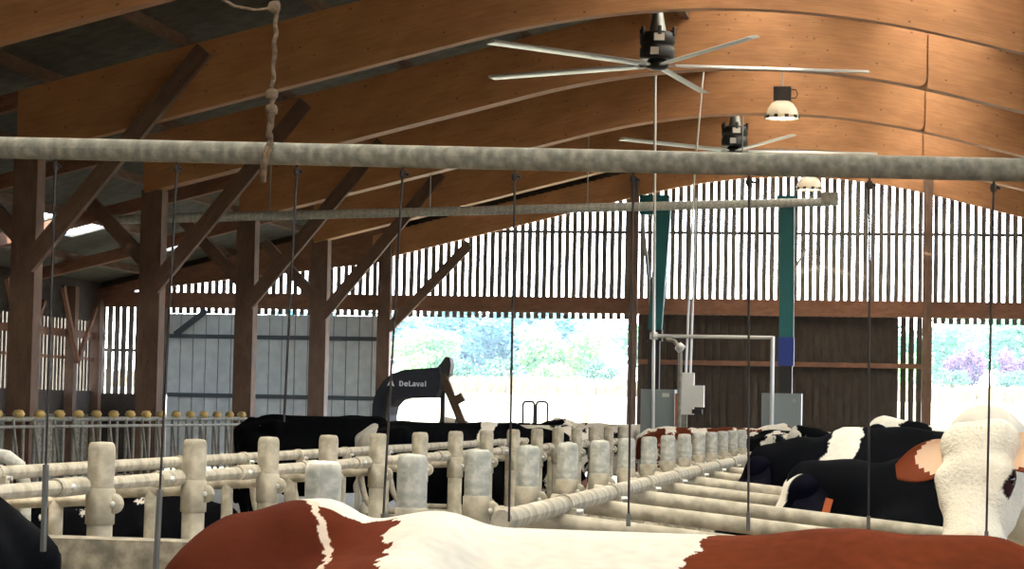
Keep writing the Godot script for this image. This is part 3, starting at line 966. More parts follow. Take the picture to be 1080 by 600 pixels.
func build_stalls() -> void:
	var base_y := 0.15
	var h := 1.437 - base_y
	# left row
	var p1 := make_stall_post("stall post in the left row standing %s from the camera" % words_th(0), V(-3.15, base_y, 8.65), M.dusty, M.dusty, h, "stall posts of the left row")
	for k in range(1, 15): dup(p1, V(-3.15, base_y, 8.65 + 1.2 * k), "stall post in the left row standing %s from the camera" % words_th(k))
	var p2 := make_stall_post("stall post in the right row standing %s from the camera" % words_th(0), V(-1.69, base_y, 6.52), M.cap, M.dusty, h, "stall posts of the right row")
	for k in range(1, 15): dup(p2, V(-1.69, base_y, 6.52 + 1.225 * k), "stall post in the right row standing %s from the camera" % words_th(k))
	# rail through the left row of posts
	var r1 := thing("stall_rail", "dusty pipe rail running through the left row of stall posts", "rail", V(-3.15, 1.262, 7.2))
	put("pipe", tube_mesh([Vector3(-0.055, 0, 0), Vector3(-0.055, 0, -19.0)], 0.029, 12), M.dusty, r1)
	for k in 15:
		var z := -(8.65 + 1.2 * k - 7.2)
		var sl := put("sleeve", tube_mesh([Vector3(-0.055, 0, z + 0.36), Vector3(-0.055, 0, z + 0.06)], 0.037, 12), M.dusty, r1)
		var bo := SphereMesh.new()
		bo.radius = 0.014
		bo.height = 0.028
		bo.radial_segments = 8
		bo.rings = 4
		put("bolt", bo, M.alum, sl, Transform3D(Basis(), Vector3(-0.015, 0, z + 0.26)))
	# neck rails with clamps
	neck_rail("dusty neck rail pipe behind the left row of stall posts", -3.77, 1.285, 7.0, 22.6, 9.1, 1.2)
	neck_rail("dusty neck rail pipe with clamps in front of the right stall posts", -1.08, 1.297, 6.1, 23.5, 7.22, 1.165)
	var bt := thing("bent_tube", "pale bent tube end poking in at the left picture edge", "tube", V(-4.3, 0, 10.0))
	put("tube", tube_mesh([Vector3(-0.4, 1.345, 0), Vector3(0.1, 1.345, 0), Vector3(0.20, 1.33, 0), Vector3(0.26, 1.29, 0), Vector3(0.29, 1.2, 0), Vector3(0.3, 0.2, 0)], 0.032, 10), M.cap, bt)
	# dividers
	var mk := func(x0: float, x1: float, y0: float, y1: float) -> ArrayMesh:
		var a := Vector3(x0, y0, 0)
		var b := Vector3(x1, y1, 0)
		var c := Vector3(x1 - signf(x1 - x0) * 0.1, 0.62, 0)
		var d := Vector3(x0, 0.62, 0)
		var pts: Array = [a]
		pts.append_array(bend(a, b, c, 0.2))
		pts.append_array(bend(b, c, d, 0.18))
		pts.append(d)
		return tube_mesh(pts, 0.0295, 12)
	var dr := thing("stall_divider", "dusty tubular stall divider in the right row, %s from the camera" % words_th(0), "divider", V(0, 0, 7.05), 0.0, "stall dividers of the right row")
	put("loop_tube", mk.call(-1.27, 0.35, 1.268, 1.115), M.dusty, dr)
	put("leg", tube_mesh([Vector3(-1.22, 0.15, 0), Vector3(-1.22, 1.26, 0)], 0.03, 10), M.dusty, dr)
	for k in range(1, 14): dup(dr, V(0, 0, 7.05 + 1.145 * k), "dusty tubular stall divider in the right row, %s from the camera" % words_th(k))
	var dl := thing("stall_divider", "curved tubular stall divider in the left row, %s from the camera" % words_th(0), "divider", V(0, 0, 8.95), 0.0, "stall dividers of the left row")
	put("loop_tube", mk.call(-3.25, -5.1, 1.2, 1.08), M.dusty, dl)
	put("leg", tube_mesh([Vector3(-3.45, 0.15, 0), Vector3(-3.45, 1.2, 0)], 0.03, 10), M.dusty, dl)
	for k in range(1, 12): dup(dl, V(0, 0, 8.95 + 1.2 * k), "curved tubular stall divider in the left row, %s from the camera" % words_th(k))

func neck_rail(label: String, x: float, y: float, a0: float, a1: float, c0: float, step: float) -> void:
	var r := thing("neck_rail", label, "rail", V(x, y, a0))
	put("pipe", tube_mesh([Vector3.ZERO, Vector3(0, 0, a0 - a1)], 0.03, 14), M.dusty, r)
	var k := 0
	while c0 + k * step < a1 - 0.2:
		var z := -(c0 + k * step - a0)
		var st := S()
		tube(st, [Vector3(0, 0, z + 0.022), Vector3(0, 0, z - 0.022)], 0.036, 14)
		var c := put("clamp", done(st), M.dusty, r)
		put("clamp_foot", box_mesh(Vector3(0.05, 0.06, 0.05)), M.dusty, c, Transform3D(Basis(), Vector3(0.02, -0.04, z)))
		put("bolt", tube_mesh([Vector3(0.045, -0.02, z), Vector3(0.065, -0.02, z)], 0.01, 6), M.alum, c)
		k += 1

# ------------------------------------------------------------------ foreground pipe with cow trainers and rope
func build_pipe() -> void:
	var a := V(-3.2, 2.206, 5.0)
	var b := V(1.2, 2.118, 5.0)
	var p := thing("overhead_pipe", "thick dusty galvanized pipe running right across the foreground", "pipe", a)
	put("pipe", tube_mesh([Vector3.ZERO, b - a], 0.0255, 20), M.pipe, p)
	var rods := [[-1.955, -1.955, 1.25, 1.45, "beside the black rump at the left edge"], [-1.661, -1.684, 1.2, 1.40, "slanting before the low concrete wall"], [-1.376, -1.391, 1.56, 0.0, "short and thin left of the rope's end"], [-1.129, -1.157, 1.30, 1.36, "hanging before the left cluster of stall posts"], [-0.872, -0.869, 1.35, 0.0, "hanging before the left doorway"], [-0.605, -0.602, 1.348, 1.375, "hanging before the first dark end-wall post"], [-0.349, -0.339, 1.345, 1.385, "hanging midway before the dark boarded wall"], [-0.087, -0.08, 1.33, 1.385, "hanging before the black and white cows"], [0.178, 0.169, 1.3, 1.36, "hanging before the white cow's face"]]
	for r in rods:
		var yt: float = lerpf(2.206, 2.118, (r[0] + 3.2) / 4.4)
		var t := thing("cow_trainer", "thin dark cow trainer rod " + r[4], "rod", V(r[0], yt, 5.0), 0.0, "cow trainer rods on the overhead pipe")
		var low := Vector3(r[1] - r[0], r[2] - yt, 0)
		var st := S()
		tube(st, [Vector3(0.013, 0, 0), Vector3(0.013, 0, -0.001)], 0.03, 12)
		put("rod", tube_mesh([Vector3(0, -0.024, 0), low], 0.0028, 6), M.wire, t)
		var kn := SphereMesh.new()
		kn.radius = 0.008
		kn.height = 0.022
		kn.radial_segments = 8
		kn.rings = 5
		put("hook_knot", kn, M.wire, t, Transform3D(Basis(), Vector3(0, -0.04, 0)))
		put("hook_tail", tube_mesh([Vector3(0, -0.036, 0), Vector3(0.014, -0.042, 0.004)], 0.003, 5), M.wire, t)
		if r[3] > 0.0:
			var up_ := Vector3(lerpf(0, low.x, (yt - r[3]) / (yt - r[2])), r[3] - yt, 0)
			bar("flat_end", up_, low, 0.019, 0.008, M.strap, t, Vector3.BACK)
	# rope
	var rp := thing("hanging_rope", "frayed tan rope with knots hanging over the foreground pipe", "rope", V(-1.43, 2.10, 4.955))
	var pts: Array = []
	var rad: Array = []
	for i in 60:
		var y := 0.08 + 0.42 * i / 59.0
		var fat := 0.005
		if y < 0.20: fat = 0.0075 + 0.002 * sin(i * 2.1)
		elif y > 0.40: fat = 0.0075 + 0.001 * sin(i * 1.7)
		pts.append(Vector3(0.0022 * sin(i * 0.9) + 0.012 * i / 59.0, y, 0.003 * cos(i * 1.3)))
		rad.append(fat)
	put("strand", tube_mesh(pts, rad, 8), M.rope, rp)
	var knot: SurfaceTool
	for y in [0.20, 0.165, 0.40]:
		knot = S()
		lathe(knot, [Vector2(0, y - 0.016), Vector2(0.014, y - 0.008), Vector2(0.0155, y), Vector2(0.012, y + 0.01), Vector2(0, y + 0.016)], 10, Transform3D(Basis(), Vector3(0.003, 0, 0)))
		put("knot", done(knot), M.rope, rp)
	put("wrap", tube_mesh([Vector3(0.0, 0.08, 0.0), Vector3(-0.004, 0.06, 0.014), Vector3(-0.008, 0.03, 0.012), Vector3(-0.01, 0.0, 0.005)], [0.0095, 0.009, 0.008, 0.006], 8), M.rope, rp)
	put("side_line", tube_mesh([Vector3(0.008, 0.398, 0), Vector3(-0.04, 0.393, 0), Vector3(-0.09, 0.402, 0), Vector3(-0.14, 0.43, 0), Vector3(-0.19, 0.475, 0), Vector3(-0.23, 0.53, 0)], [0.003, 0.0033, 0.0036, 0.0045, 0.005, 0.005], 8), M.rope, rp)

# ------------------------------------------------------------------ feed fence at the left
func build_headlocks() -> void:
	for k in 4:
		var a0 := 24.4 + 2.6 * k
		var t := thing("headlock_fence", "galvanized headlock feed fence panel, %s from the left" % words_th(k), "fence", V(-10.3, 0, a0), 0.0, "headlock fence panels at the feed passage")
		put("top_rail", tube_mesh([Vector3(0, 1.36, 0), Vector3(0, 1.36, -2.58)], 0.03, 8), M.galv, t)
		put("middle_rail", tube_mesh([Vector3(0.03, 1.27, 0), Vector3(0.03, 1.27, -2.58)], 0.02, 8), M.galv, t)
		put("bottom_rail", tube_mesh([Vector3(0, 0.45, 0), Vector3(0, 0.45, -2.58)], 0.03, 8), M.galv, t)
		for j in 4:
			var z := -0.33 - 0.65 * j
			put("upright", tube_mesh([Vector3(0, 0.45, z - 0.2), Vector3(0, 1.36, z - 0.2)], 0.022, 8), M.galv, t)
			put("upright", tube_mesh([Vector3(0, 0.45, z + 0.1), Vector3(0, 1.36, z + 0.1)], 0.022, 8), M.galv, t)
			put("swing_bar", tube_mesh([Vector3(0.03, 0.5, z - 0.12), Vector3(0.03, 1.36, z + 0.2)], 0.02, 8), M.galv, t)
			var st := S()
			lathe(st, [Vector2(0, -0.05), Vector2(0.05, -0.045), Vector2(0.075, 0.0), Vector2(0.05, 0.045), Vector2(0, 0.055)], 12)
			put("latch", done(st), M.brass, t, Transform3D(Basis(), Vector3(0.02, 1.42, z)))

# ------------------------------------------------------------------ machines
func build_machines() -> void:
	# overhead tube
	var tr := thing("overhead_tube", "long pale overhead tube crossing the barn before the slatted wall", "pipe", V(-1.38, 5.33, 40.0))
	put("tube", tube_mesh([Vector3.ZERO, V(-13.4, 4.62, 36.3) - V(-1.38, 5.33, 40.0)], 0.078, 12), M.cap, tr)
	put("end_box", box_mesh(Vector3(0.3, 0.22, 0.25)), M.galv, tr, Transform3D(Basis(), Vector3(0.0, 0.05, 0)))
	for k in 4: put("hanger_rod", tube_mesh([Vector3(-2.6 * k - 1.5, -0.16 * k - 0.05, 0.8 * k + 0.46), Vector3(-2.6 * k - 1.5, roof_y(absf(-2.88 - 2.6 * k - RIDGE)) - 5.33 - 0.05, 0.8 * k + 0.46)], 0.012, 6), M.steel, tr)
	# teal columns
	var tl := thing("teal_column", "leaning teal steel column left of the galvanized frame", "column", V(-4.42, 0, 40.05))
	bar("post", Vector3(0, 2.9, 0), Vector3(0.14, 5.3, 0), 0.24, 0.2, M.teal, tl, Vector3.RIGHT)
	bar("lower_post", Vector3(0, 0, 0), Vector3(0, 2.9, 0), 0.2, 0.18, M.dark_metal, tl, Vector3.RIGHT)
	put("head_bracket", box_mesh(Vector3(0.52, 0.34, 0.3)), M.teal, tl, Transform3D(Basis(), Vector3(-0.03, 5.26, 0.0)))
	bar("stay", Vector3(-0.25, 5.1, 0.05), Vector3(-0.05, 3.3, 0.05), 0.05, 0.05, M.steel, tl, Vector3.RIGHT)
	put("joint", box_mesh(Vector3(0.28, 0.2, 0.24)), M.dark_metal, tl, Transform3D(Basis(), Vector3(0, 2.95, 0)))
	var tr2 := thing("teal_column", "upright teal steel column with a blue sleeve on the right", "column", V(-2.1, 0, 40.05))
	bar("post", Vector3(0, 2.9, 0), Vector3(-0.02, 5.38, 0), 0.25, 0.2, M.teal, tr2, Vector3.RIGHT)
	bar("blue_sleeve", Vector3(0, 2.45, 0), Vector3(0, 2.95, 0), 0.27, 0.23, M.blue, tr2, Vector3.RIGHT)
	bar("lower_post", Vector3(0, 0, 0), Vector3(0, 2.5, 0), 0.22, 0.2, M.dark_metal, tr2, Vector3.RIGHT)
	put("collar", box_mesh(Vector3(0.36, 0.18, 0.3)), M.teal, tr2, Transform3D(Basis(), Vector3(-0.02, 5.34, 0)))
	bar("stay", Vector3(0.1, 4.1, 0.05), Vector3(0.32, 4.5, 0.05), 0.04, 0.04, M.steel, tr2, Vector3.RIGHT)
	# grey cabinets
	var c1 := thing("control_cabinet", "grey metal control cabinet at the left foot of the galvanized frame", "cabinet", V(-3.9, 0, 36.15))
	put("case", box_mesh(Vector3(0.54, 1.45, 0.4)), M.cabinet, c1, Transform3D(Basis(), Vector3(0, 1.235, 0)))
	put("door_panel", box_mesh(Vector3(0.48, 1.36, 0.015)), M.cabinet, c1, Transform3D(Basis(), Vector3(0, 1.235, 0.205)))
	put("label_plate", box_mesh(Vector3(0.11, 0.06, 0.006)), M.white_plastic, c1, Transform3D(Basis(), Vector3(0.13, 1.87, 0.216)))
	put("plinth", box_mesh(Vector3(0.5, 0.51, 0.36)), M.dark_metal, c1, Transform3D(Basis(), Vector3(0, 0.255, 0)))
	var c2 := thing("control_cabinet", "grey metal control cabinet under the blue-sleeved column", "cabinet", V(-1.95, 0, 36.15))
	put("case", box_mesh(Vector3(0.62, 1.45, 0.4)), M.cabinet, c2, Transform3D(Basis(), Vector3(0, 1.21, 0)))
	put("door_panel", box_mesh(Vector3(0.56, 1.36, 0.015)), M.cabinet, c2, Transform3D(Basis(), Vector3(0, 1.21, 0.205)))
	put("lock", lathe_mesh([Vector2(0, 0), Vector2(0.03, 0), Vector2(0.03, 0.02), Vector2(0, 0.02)], 10, true), M.steel, c2, Transform3D(Basis(Vector3.RIGHT, quarter), Vector3(0.2, 1.82, 0.212)))
	put("plinth", box_mesh(Vector3(0.58, 0.49, 0.36)), M.dark_metal, c2, Transform3D(Basis(), Vector3(0, 0.245, 0)))
	# galvanized frame
	var g := thing("pipe_frame", "galvanized pipe frame standing around the grey cabinets", "frame", V(-3.96, 0, 35.8))
	put("mast", tube_mesh([Vector3(0.03, 0, 0), Vector3(-0.05, 7.0, 0)], 0.024, 8), M.alum, g)
	put("cross_pipe", tube_mesh([Vector3(0, 2.8, 0), Vector3(1.87, 2.8, 0)], 0.03, 10), M.alum, g)
	put("upright", tube_mesh([Vector3(1.87, 0, 0), Vector3(1.87, 2.82, 0)], 0.034, 10), M.alum, g)
	put("elbow", lathe_mesh([Vector2(0, -0.07), Vector2(0.065, -0.05), Vector2(0.065, 0.05), Vector2(0, 0.07)], 12), M.alum, g, Transform3D(Basis(), Vector3(-0.0, 2.8, 0)))
	put("bent_hose", tube_mesh([Vector3(0.2, 2.75, 0.05), Vector3(0.33, 2.72, 0.05), Vector3(0.42, 2.6, 0.05), Vector3(0.43, 2.4, 0.05), Vector3(0.42, 1.2, 0.05)], 0.035, 8), M.galv, g)
	put("hose_joint", lathe_mesh([Vector2(0, -0.07), Vector2(0.08, -0.05), Vector2(0.07, 0.05), Vector2(0, 0.08)], 10), M.alum, g, Transform3D(Basis(Vector3.BACK, 0.8), Vector3(0.42, 2.62, 0.05)))
	# junction box with conduits
	var j := thing("junction_box", "pale junction box with twin conduits coming down from the roof", "box", V(-3.32, 0, 35.9))
	put("case", box_mesh(Vector3(0.2, 0.66, 0.14)), M.white_plastic, j, Transform3D(Basis(), Vector3(-0.1, 1.9, 0)))
	put("small_case", box_mesh(Vector3(0.17, 0.34, 0.12)), M.white_plastic, j, Transform3D(Basis(), Vector3(0.08, 1.86, 0.02)))
	put("socket", box_mesh(Vector3(0.16, 0.07, 0.1)), M.dark_metal, j, Transform3D(Basis(), Vector3(0.06, 1.62, 0.05)))
	put("conduit", tube_mesh([Vector3(-0.13, 2.2, 0), Vector3(-0.09, 4.2, 0), Vector3(-0.05, 5.37, 0), Vector3(0.07, 7.1, 0)], 0.017, 8), M.alum, j)
	put("conduit", tube_mesh([Vector3(-0.06, 2.2, 0), Vector3(-0.03, 4.2, 0), Vector3(-0.02, 5.0, 0)], 0.017, 8), M.alum, j)
	put("mounting_post", box_mesh(Vector3(0.1, 2.2, 0.08)), M.galv, j, Transform3D(Basis(), Vector3(-0.16, 1.1, -0.1)))
	put("copper_strip", box_mesh(Vector3(0.05, 0.6, 0.05)), M.copper, j, Transform3D(Basis(), Vector3(-0.27, 1.6, 0.0)))
	# swinging machine with printed dark cover
	var b := thing("cow_brush", "dark blue covered cow brush arm with white lettering on its side", "brush", V(-5.7, 0, 26.0))
	var outl := PackedVector2Array()
	for p in [[-0.42, 1.35], [-0.42, 1.62], [-0.38, 1.76], [-0.3, 1.89], [-0.18, 1.99], [-0.03, 2.03], [0.15, 2.045], [0.36, 2.065], [0.38, 1.95], [0.37, 1.80], [0.34, 1.715], [0.1, 1.705], [-0.06, 1.70], [-0.14, 1.67], [-0.2, 1.6], [-0.22, 1.5], [-0.22, 1.35]]: outl.append(Vector2(p[0], p[1]))
	put("cover", extrude(outl, 0.45), M.brush_cover, b)
	var tm := TextMesh.new()
	var fo := SystemFont.new()
	fo.font_names = PackedStringArray(["Droid Sans"])
	fo.font_weight = 700
	tm.font = fo
	tm.text = "DeLaval"
	tm.font_size = 24
	tm.pixel_size = 0.0036
	tm.depth = 0.006
	put("lettering", tm, M.print_white, b, Transform3D(Basis(), Vector3(0.055, 1.868, 0.228)))
	var lg := PackedVector2Array([Vector2(-0.05, -0.03), Vector2(-0.01, 0.045), Vector2(0.005, 0.05), Vector2(0.04, -0.03), Vector2(0.02, -0.03), Vector2(0.0, 0.015), Vector2(-0.02, -0.02)])
	put("logo_mark", extrude(lg, 0.006), M.print_white, b, Transform3D(Basis(), Vector3(-0.2, 1.865, 0.228)))
	put("pivot_block", extrude(PackedVector2Array([Vector2(0.33, 1.78), Vector2(0.30, 1.9), Vector2(0.3, 2.05), Vector2(0.36, 2.12), Vector2(0.41, 2.19), Vector2(0.46, 2.18), Vector2(0.475, 2.1), Vector2(0.46, 1.98), Vector2(0.42, 1.95), Vector2(0.42, 1.82)]), 0.2), M.dark_metal, b)
	bar("diagonal_strut", Vector3(0.38, 1.98, 0.1), Vector3(0.68, 1.3, 0.1), 0.085, 0.08, M.copper_dark, b)
	put("strut_bracket", box_mesh(Vector3(0.09, 0.1, 0.1)), M.copper_dark, b, Transform3D(Basis(Vector3.BACK, 0.5), Vector3(0.59, 1.71, 0.1)))
	bar("support_post", Vector3(0.37, 0.1, 0.0), Vector3(0.37, 1.85, 0.0), 0.05, 0.05, M.dark_metal, b, Vector3.RIGHT)
	bar("side_post", Vector3(-0.25, 0.1, 0.26), Vector3(-0.25, 1.75, 0.26), 0.035, 0.035, M.dark_metal, b, Vector3.RIGHT)
	# two hoop bars in the doorway
	for k in 2:
		var hp := thing("hoop_bar", ["left", "right"][k] + " one of two dark hoop bars standing in the left doorway", "bar", V(-6.64 + 0.24 * k, 0, 40.0), 0.0, "hoop bars in the left doorway")
		var pts: Array = [Vector3(-0.1, 0.1, 0)]
		pts.append_array(bend(Vector3(-0.1, 0.1, 0), Vector3(-0.1, 1.74, 0), Vector3(0.1, 1.74, 0), 0.06, 4))
		pts.append_array(bend(Vector3(-0.1, 1.74, 0), Vector3(0.1, 1.74, 0), Vector3(0.1, 0.1, 0), 0.06, 4))
		pts.append(Vector3(0.1, 0.1, 0))
		put("hoop", tube_mesh(pts, 0.02, 8), M.dark_metal, hp)

func extrude(outl: PackedVector2Array, depth: float) -> ArrayMesh:
	var st := S()
	st.set_smooth_group(-1)
	var ix := Geometry2D.triangulate_polygon(outl)
	for s in [-0.5, 0.5]:
		for k in range(0, ix.size(), 3):
			var t := [outl[ix[k]], outl[ix[k + 1]], outl[ix[k + 2]]]
			var ccw: bool = (t[1] - t[0]).cross(t[2] - t[0]) > 0.0
			if ccw == (s > 0): t.reverse()
			for p in t:
				st.set_uv(p)
				st.add_vertex(Vector3(p.x, p.y, s * depth))
	for k in outl.size():
		var p := outl[k]
		var q := outl[(k + 1) % outl.size()]
		quad(st, Vector3(p.x, p.y, -depth / 2), Vector3(p.x, p.y, depth / 2), Vector3(q.x, q.y, depth / 2), Vector3(q.x, q.y, -depth / 2), Vector2(0, 0), Vector2(0, depth), Vector2(0.1, depth), Vector2(0.1, 0))
	return done(st)

# ------------------------------------------------------------------ cows
const BLACK := Color(0.045, 0.048, 0.06)
const WHITE := Color(0.87, 0.84, 0.78)
const BROWN := Color(0.36, 0.16, 0.09)

func pied(bias: float, dark: Color) -> Callable:
	return func(_x: float, _an: float, w: float, _f: float) -> Color:
		return WHITE if w > bias else dark

func build_cows() -> void:
	var plain := func(c: Color) -> Callable:
		return func(p: Vector3) -> Color:
			return Color(0.55, 0.4, 0.36) if p.x > 0.45 else c
	# large brown and white cow whose back fills the lower edge
	var front_coat := func(x: float, an: float, w: float, f: float) -> Color:
		# side facing the camera is z > 0, so an > 0; an = 0 on the spine
		var e := w * 0.035 + f * 0.03
		if x > 0.07 - 0.14 * clampf(an, -0.3, 1.2) + e: return Color(0.42, 0.195, 0.115) * (1.0 + 0.12 * w + 0.1 * f)
		if an < -0.35: return Color(0.37, 0.175, 0.105) if w > 0.05 else WHITE
		if x < -0.80 + 0.10 * sin(an * 3.0) + e * 0.5 and an > -0.3: return Color(0.32, 0.135, 0.085)
		if x < -0.785 + 0.10 * sin(an * 3.0) + e * 0.5: return Color(0.84, 0.76, 0.68)
		if x < -0.585 + 0.06 * clampf(an - 0.1, 0, 0.5) + e and an > 0.15 + e * 1.0 - 0.25 * (x + 0.75): return Color(0.38, 0.17, 0.10)
		return WHITE
	var fx := [[Vector3(-0.88, 1.275, 0.04), Vector3(-0.80, 1.30, 0.03), 0.135, 0.10], [Vector3(-0.80, 1.36, 0), Vector3(-0.74, 1.37, 0), 0.06, 0.06, 1.3], [Vector3(-0.50, 1.315, -0.1), Vector3(-0.50, 1.315, 0.1), 0.085, 0.085], [Vector3(-0.94, 1.21, 0.1), Vector3(-0.92, 1.05, 0.1), 0.13, 0.16]]
	cow("brown and white cow whose long back fills the bottom of the picture", {"at": V(-0.45, -0.03, 4.62), "turn": 0.0, "poll": Vector3(1.15, 1.25, 0), "look": Vector3(0, 0, -1.1), "coat": front_coat, "seed": 3, "cell": 0.02, "tex": Vector2i(1024, 768), "extra": fx, "shape": "front", "face": plain.call(BROWN), "ear_col": BROWN})
	# black rump at the left edge
	cow("black cow whose dark rump rises at the lower left corner", {"at": V(-3.18, 0.0, 5.55), "turn": PI, "coat": pied(0.75, BLACK), "seed": 4, "face": plain.call(BLACK), "ear_col": BLACK})
	# white-faced cow looking at the camera
	var white_neck := func(x: float, _an: float, w: float, _f: float) -> Color:
		return WHITE if x > 0.25 + w * 0.2 or w > -0.1 else BROWN
	var white_face := func(p: Vector3) -> Color:
		var pink := clampf((p.x - 0.40) / 0.05, 0, 1)
		var c := Color(0.90, 0.86, 0.78).lerp(Color(0.80, 0.62, 0.48), pink)
		var e := Vector2(p.x - 0.195, p.y - 0.012)
		if p.z < 0 and Vector2(e.x * 0.55, e.y).length() < 0.030: c = Color(0.20, 0.11, 0.09)
		return c
	cow("white-faced cow with brown ears looking over the stall at the right", {"at": V(1.25, 0.0, 7.35), "turn": PI - 0.25, "poll_at": V(0.222, 1.535, 6.72), "face_dirs": [Vector3(-0.16, -0.74, 0.66), Vector3(-0.34, 0.6, 0.72)], "coat": white_neck, "seed": 6, "face": white_face, "ear_col": Color(0.46, 0.22, 0.15), "head_cell": 0.0095, "curls": true, "ear_drop": -0.15, "ear_roll": -0.1, "scale": 0.93, "ear_in": Color(0.86, 0.72, 0.60)})
	# cows in the right stalls
	var blaze := func(p: Vector3) -> Color:
		if absf(p.z) < 0.065 and p.y > -0.03 and p.x > -0.02: return WHITE
		return BLACK
	cow("black cow with white blaze and orange ear tag in the right stalls", {"at": V(0.60, 0.03, 9.92), "turn": PI, "poll": Vector3(1.0, 1.26, 0.05), "look": Vector3(0.0, 0.25, -1.0), "coat": pied(0.8, BLACK), "seed": 7, "face": blaze, "ear_col": BLACK, "tag_on": -1.0})
	var neckpatch := func(x: float, an: float, w: float, _f: float) -> Color:
		if absf(x - 0.62 + w * 0.12 - 0.12 * clampf(-an, 0, 1)) < 0.10: return WHITE
		if absf(x + 0.05 + w * 0.3) < 0.035: return WHITE
		return BLACK
	cow("black cow with white shoulder patch standing behind the ear-tagged cow", {"at": V(0.30, 0.13, 12.3), "scale": 1.01, "turn": PI, "poll": Vector3(1.02, 1.18, 0.0), "look": Vector3(0, 0, -1.0), "coat": neckpatch, "seed": 8, "face": plain.call(BLACK), "ear_col": BLACK})
	cow("black and white cow farthest back in the right stalls", {"at": V(0.95, 0.13, 15.6), "turn": PI, "coat": pied(-0.22, BLACK), "seed": 12, "face": plain.call(BLACK), "ear_col": BLACK})
	cow("tan cow with a pale back behind the white-faced cow", {"at": V(1.3, 0.02, 20.0), "turn": 0.15, "coat": pied(0.5, Color(0.72, 0.58, 0.42)), "seed": 13, "face": plain.call(WHITE), "ear_col": WHITE})
	# black cows left of the stalls
	cow("black cow standing sideways left of the dark brush arm", {"at": V(-6.45, 0.09, 24.9), "turn": 0.03, "poll": Vector3(1.05, 1.0, 0), "look": Vector3(0, 0, -1.2), "coat": pied(0.62, BLACK), "seed": 21, "face": plain.call(BLACK), "ear_col": BLACK})
	var collar := func(x: float, an: float, w: float, _f: float) -> Color:
		if absf(x - 0.36 + w * 0.1) < 0.06: return WHITE
		if x < -0.78 + w * 0.1: return WHITE
		return BLACK
	cow("black cow with white shoulder stripe under the brush arm", {"at": V(-4.62, 0.06, 23.2), "turn": 0.04, "poll": Vector3(1.1, 1.2, 0), "look": Vector3(0, 0, -1.0), "coat": collar, "seed": 22, "face": plain.call(BLACK), "ear_col": BLACK})
	cow("black cow lying behind the first posts of the left stall row", {"at": V(-5.35, -0.38, 10.75), "turn": 0.0, "lying": true, "shape": "lying", "poll": Vector3(1.0, 1.2, 0), "coat": pied(0.7, BLACK), "seed": 41, "face": plain.call(BLACK), "ear_col": BLACK})
	cow("dark cow lying farther along behind the left stall posts", {"at": V(-5.4, -0.38, 14.35), "turn": 0.05, "lying": true, "shape": "lying", "poll": Vector3(1.0, 1.2, 0), "coat": pied(0.45, BLACK), "seed": 42, "face": plain.call(BLACK), "ear_col": BLACK})
	# herd farther back
	var far := [[-6.2, 34.0, 0.1, 0.02, 31, "white and black cow in front of the left doorway", BLACK], [-5.2, 31.0, PI, -0.08, 32, "mostly white cow right of the hoop bars", BLACK], [-4.75, 37.6, PI - 0.3, -0.25, 33, "white cow at the left grey cabinet", BLACK], [-2.85, 33.0, 0.2, -0.02, 34, "brown and white cow below the junction box", BROWN], [-1.2, 30.9, 0.0, 0.15, 35, "black and white cow before the dark boarded wall", BLACK], [-0.2, 28.0, PI, 0.0, 36, "black and white cow beside the right end-wall post", BLACK]]
	for f in far: cow(f[5], {"at": V(f[0], 0.0, f[1]), "turn": f[2], "coat": pied(f[3], f[6]), "seed": f[4], "tex": Vector2i(192, 128), "face": plain.call(WHITE), "ear_col": f[6], "group": "cows at the far end of the barn"})

# ------------------------------------------------------------------ outdoors
func tree_mesh(seed_: int, leaves: int, leaf: float) -> ArrayMesh:
	# crown of leaves in clumps; unit: crown about 2 wide, centre at y = 0
	var r := RandomNumberGenerator.new()
	r.seed = seed_
	var st := S()
	st.set_smooth_group(-1)
	var clumps: Array = []
	for i in 34:
		var d := Vector3(r.randfn(), r.randfn() * 0.9, r.randfn()).normalized() * pow(r.randf(), 0.4)
		clumps.append([Vector3(d.x * 0.78, d.y * 0.72, d.z * 0.78), r.randf_range(0.2, 0.36)])
	for i in leaves:
		var c: Array = clumps[r.randi() % clumps.size()]
		var dir := Vector3(r.randfn(), r.randfn(), r.randfn()).normalized()
		var p: Vector3 = c[0] + dir * c[1] * pow(r.randf(), 0.33)
		var u := Vector3(r.randfn(), r.randfn(), r.randfn()).normalized()
		var v := u.cross(dir + Vector3(0.01, 0.3, 0)).normalized()
		var s := leaf * r.randf_range(0.6, 1.3)
		quad(st, p - u * s, p + v * s * 0.6, p + u * s, p - v * s * 0.6, Vector2(0, 0), Vector2(0, 1), Vector2(1, 1), Vector2(1, 0))
	return done(st)

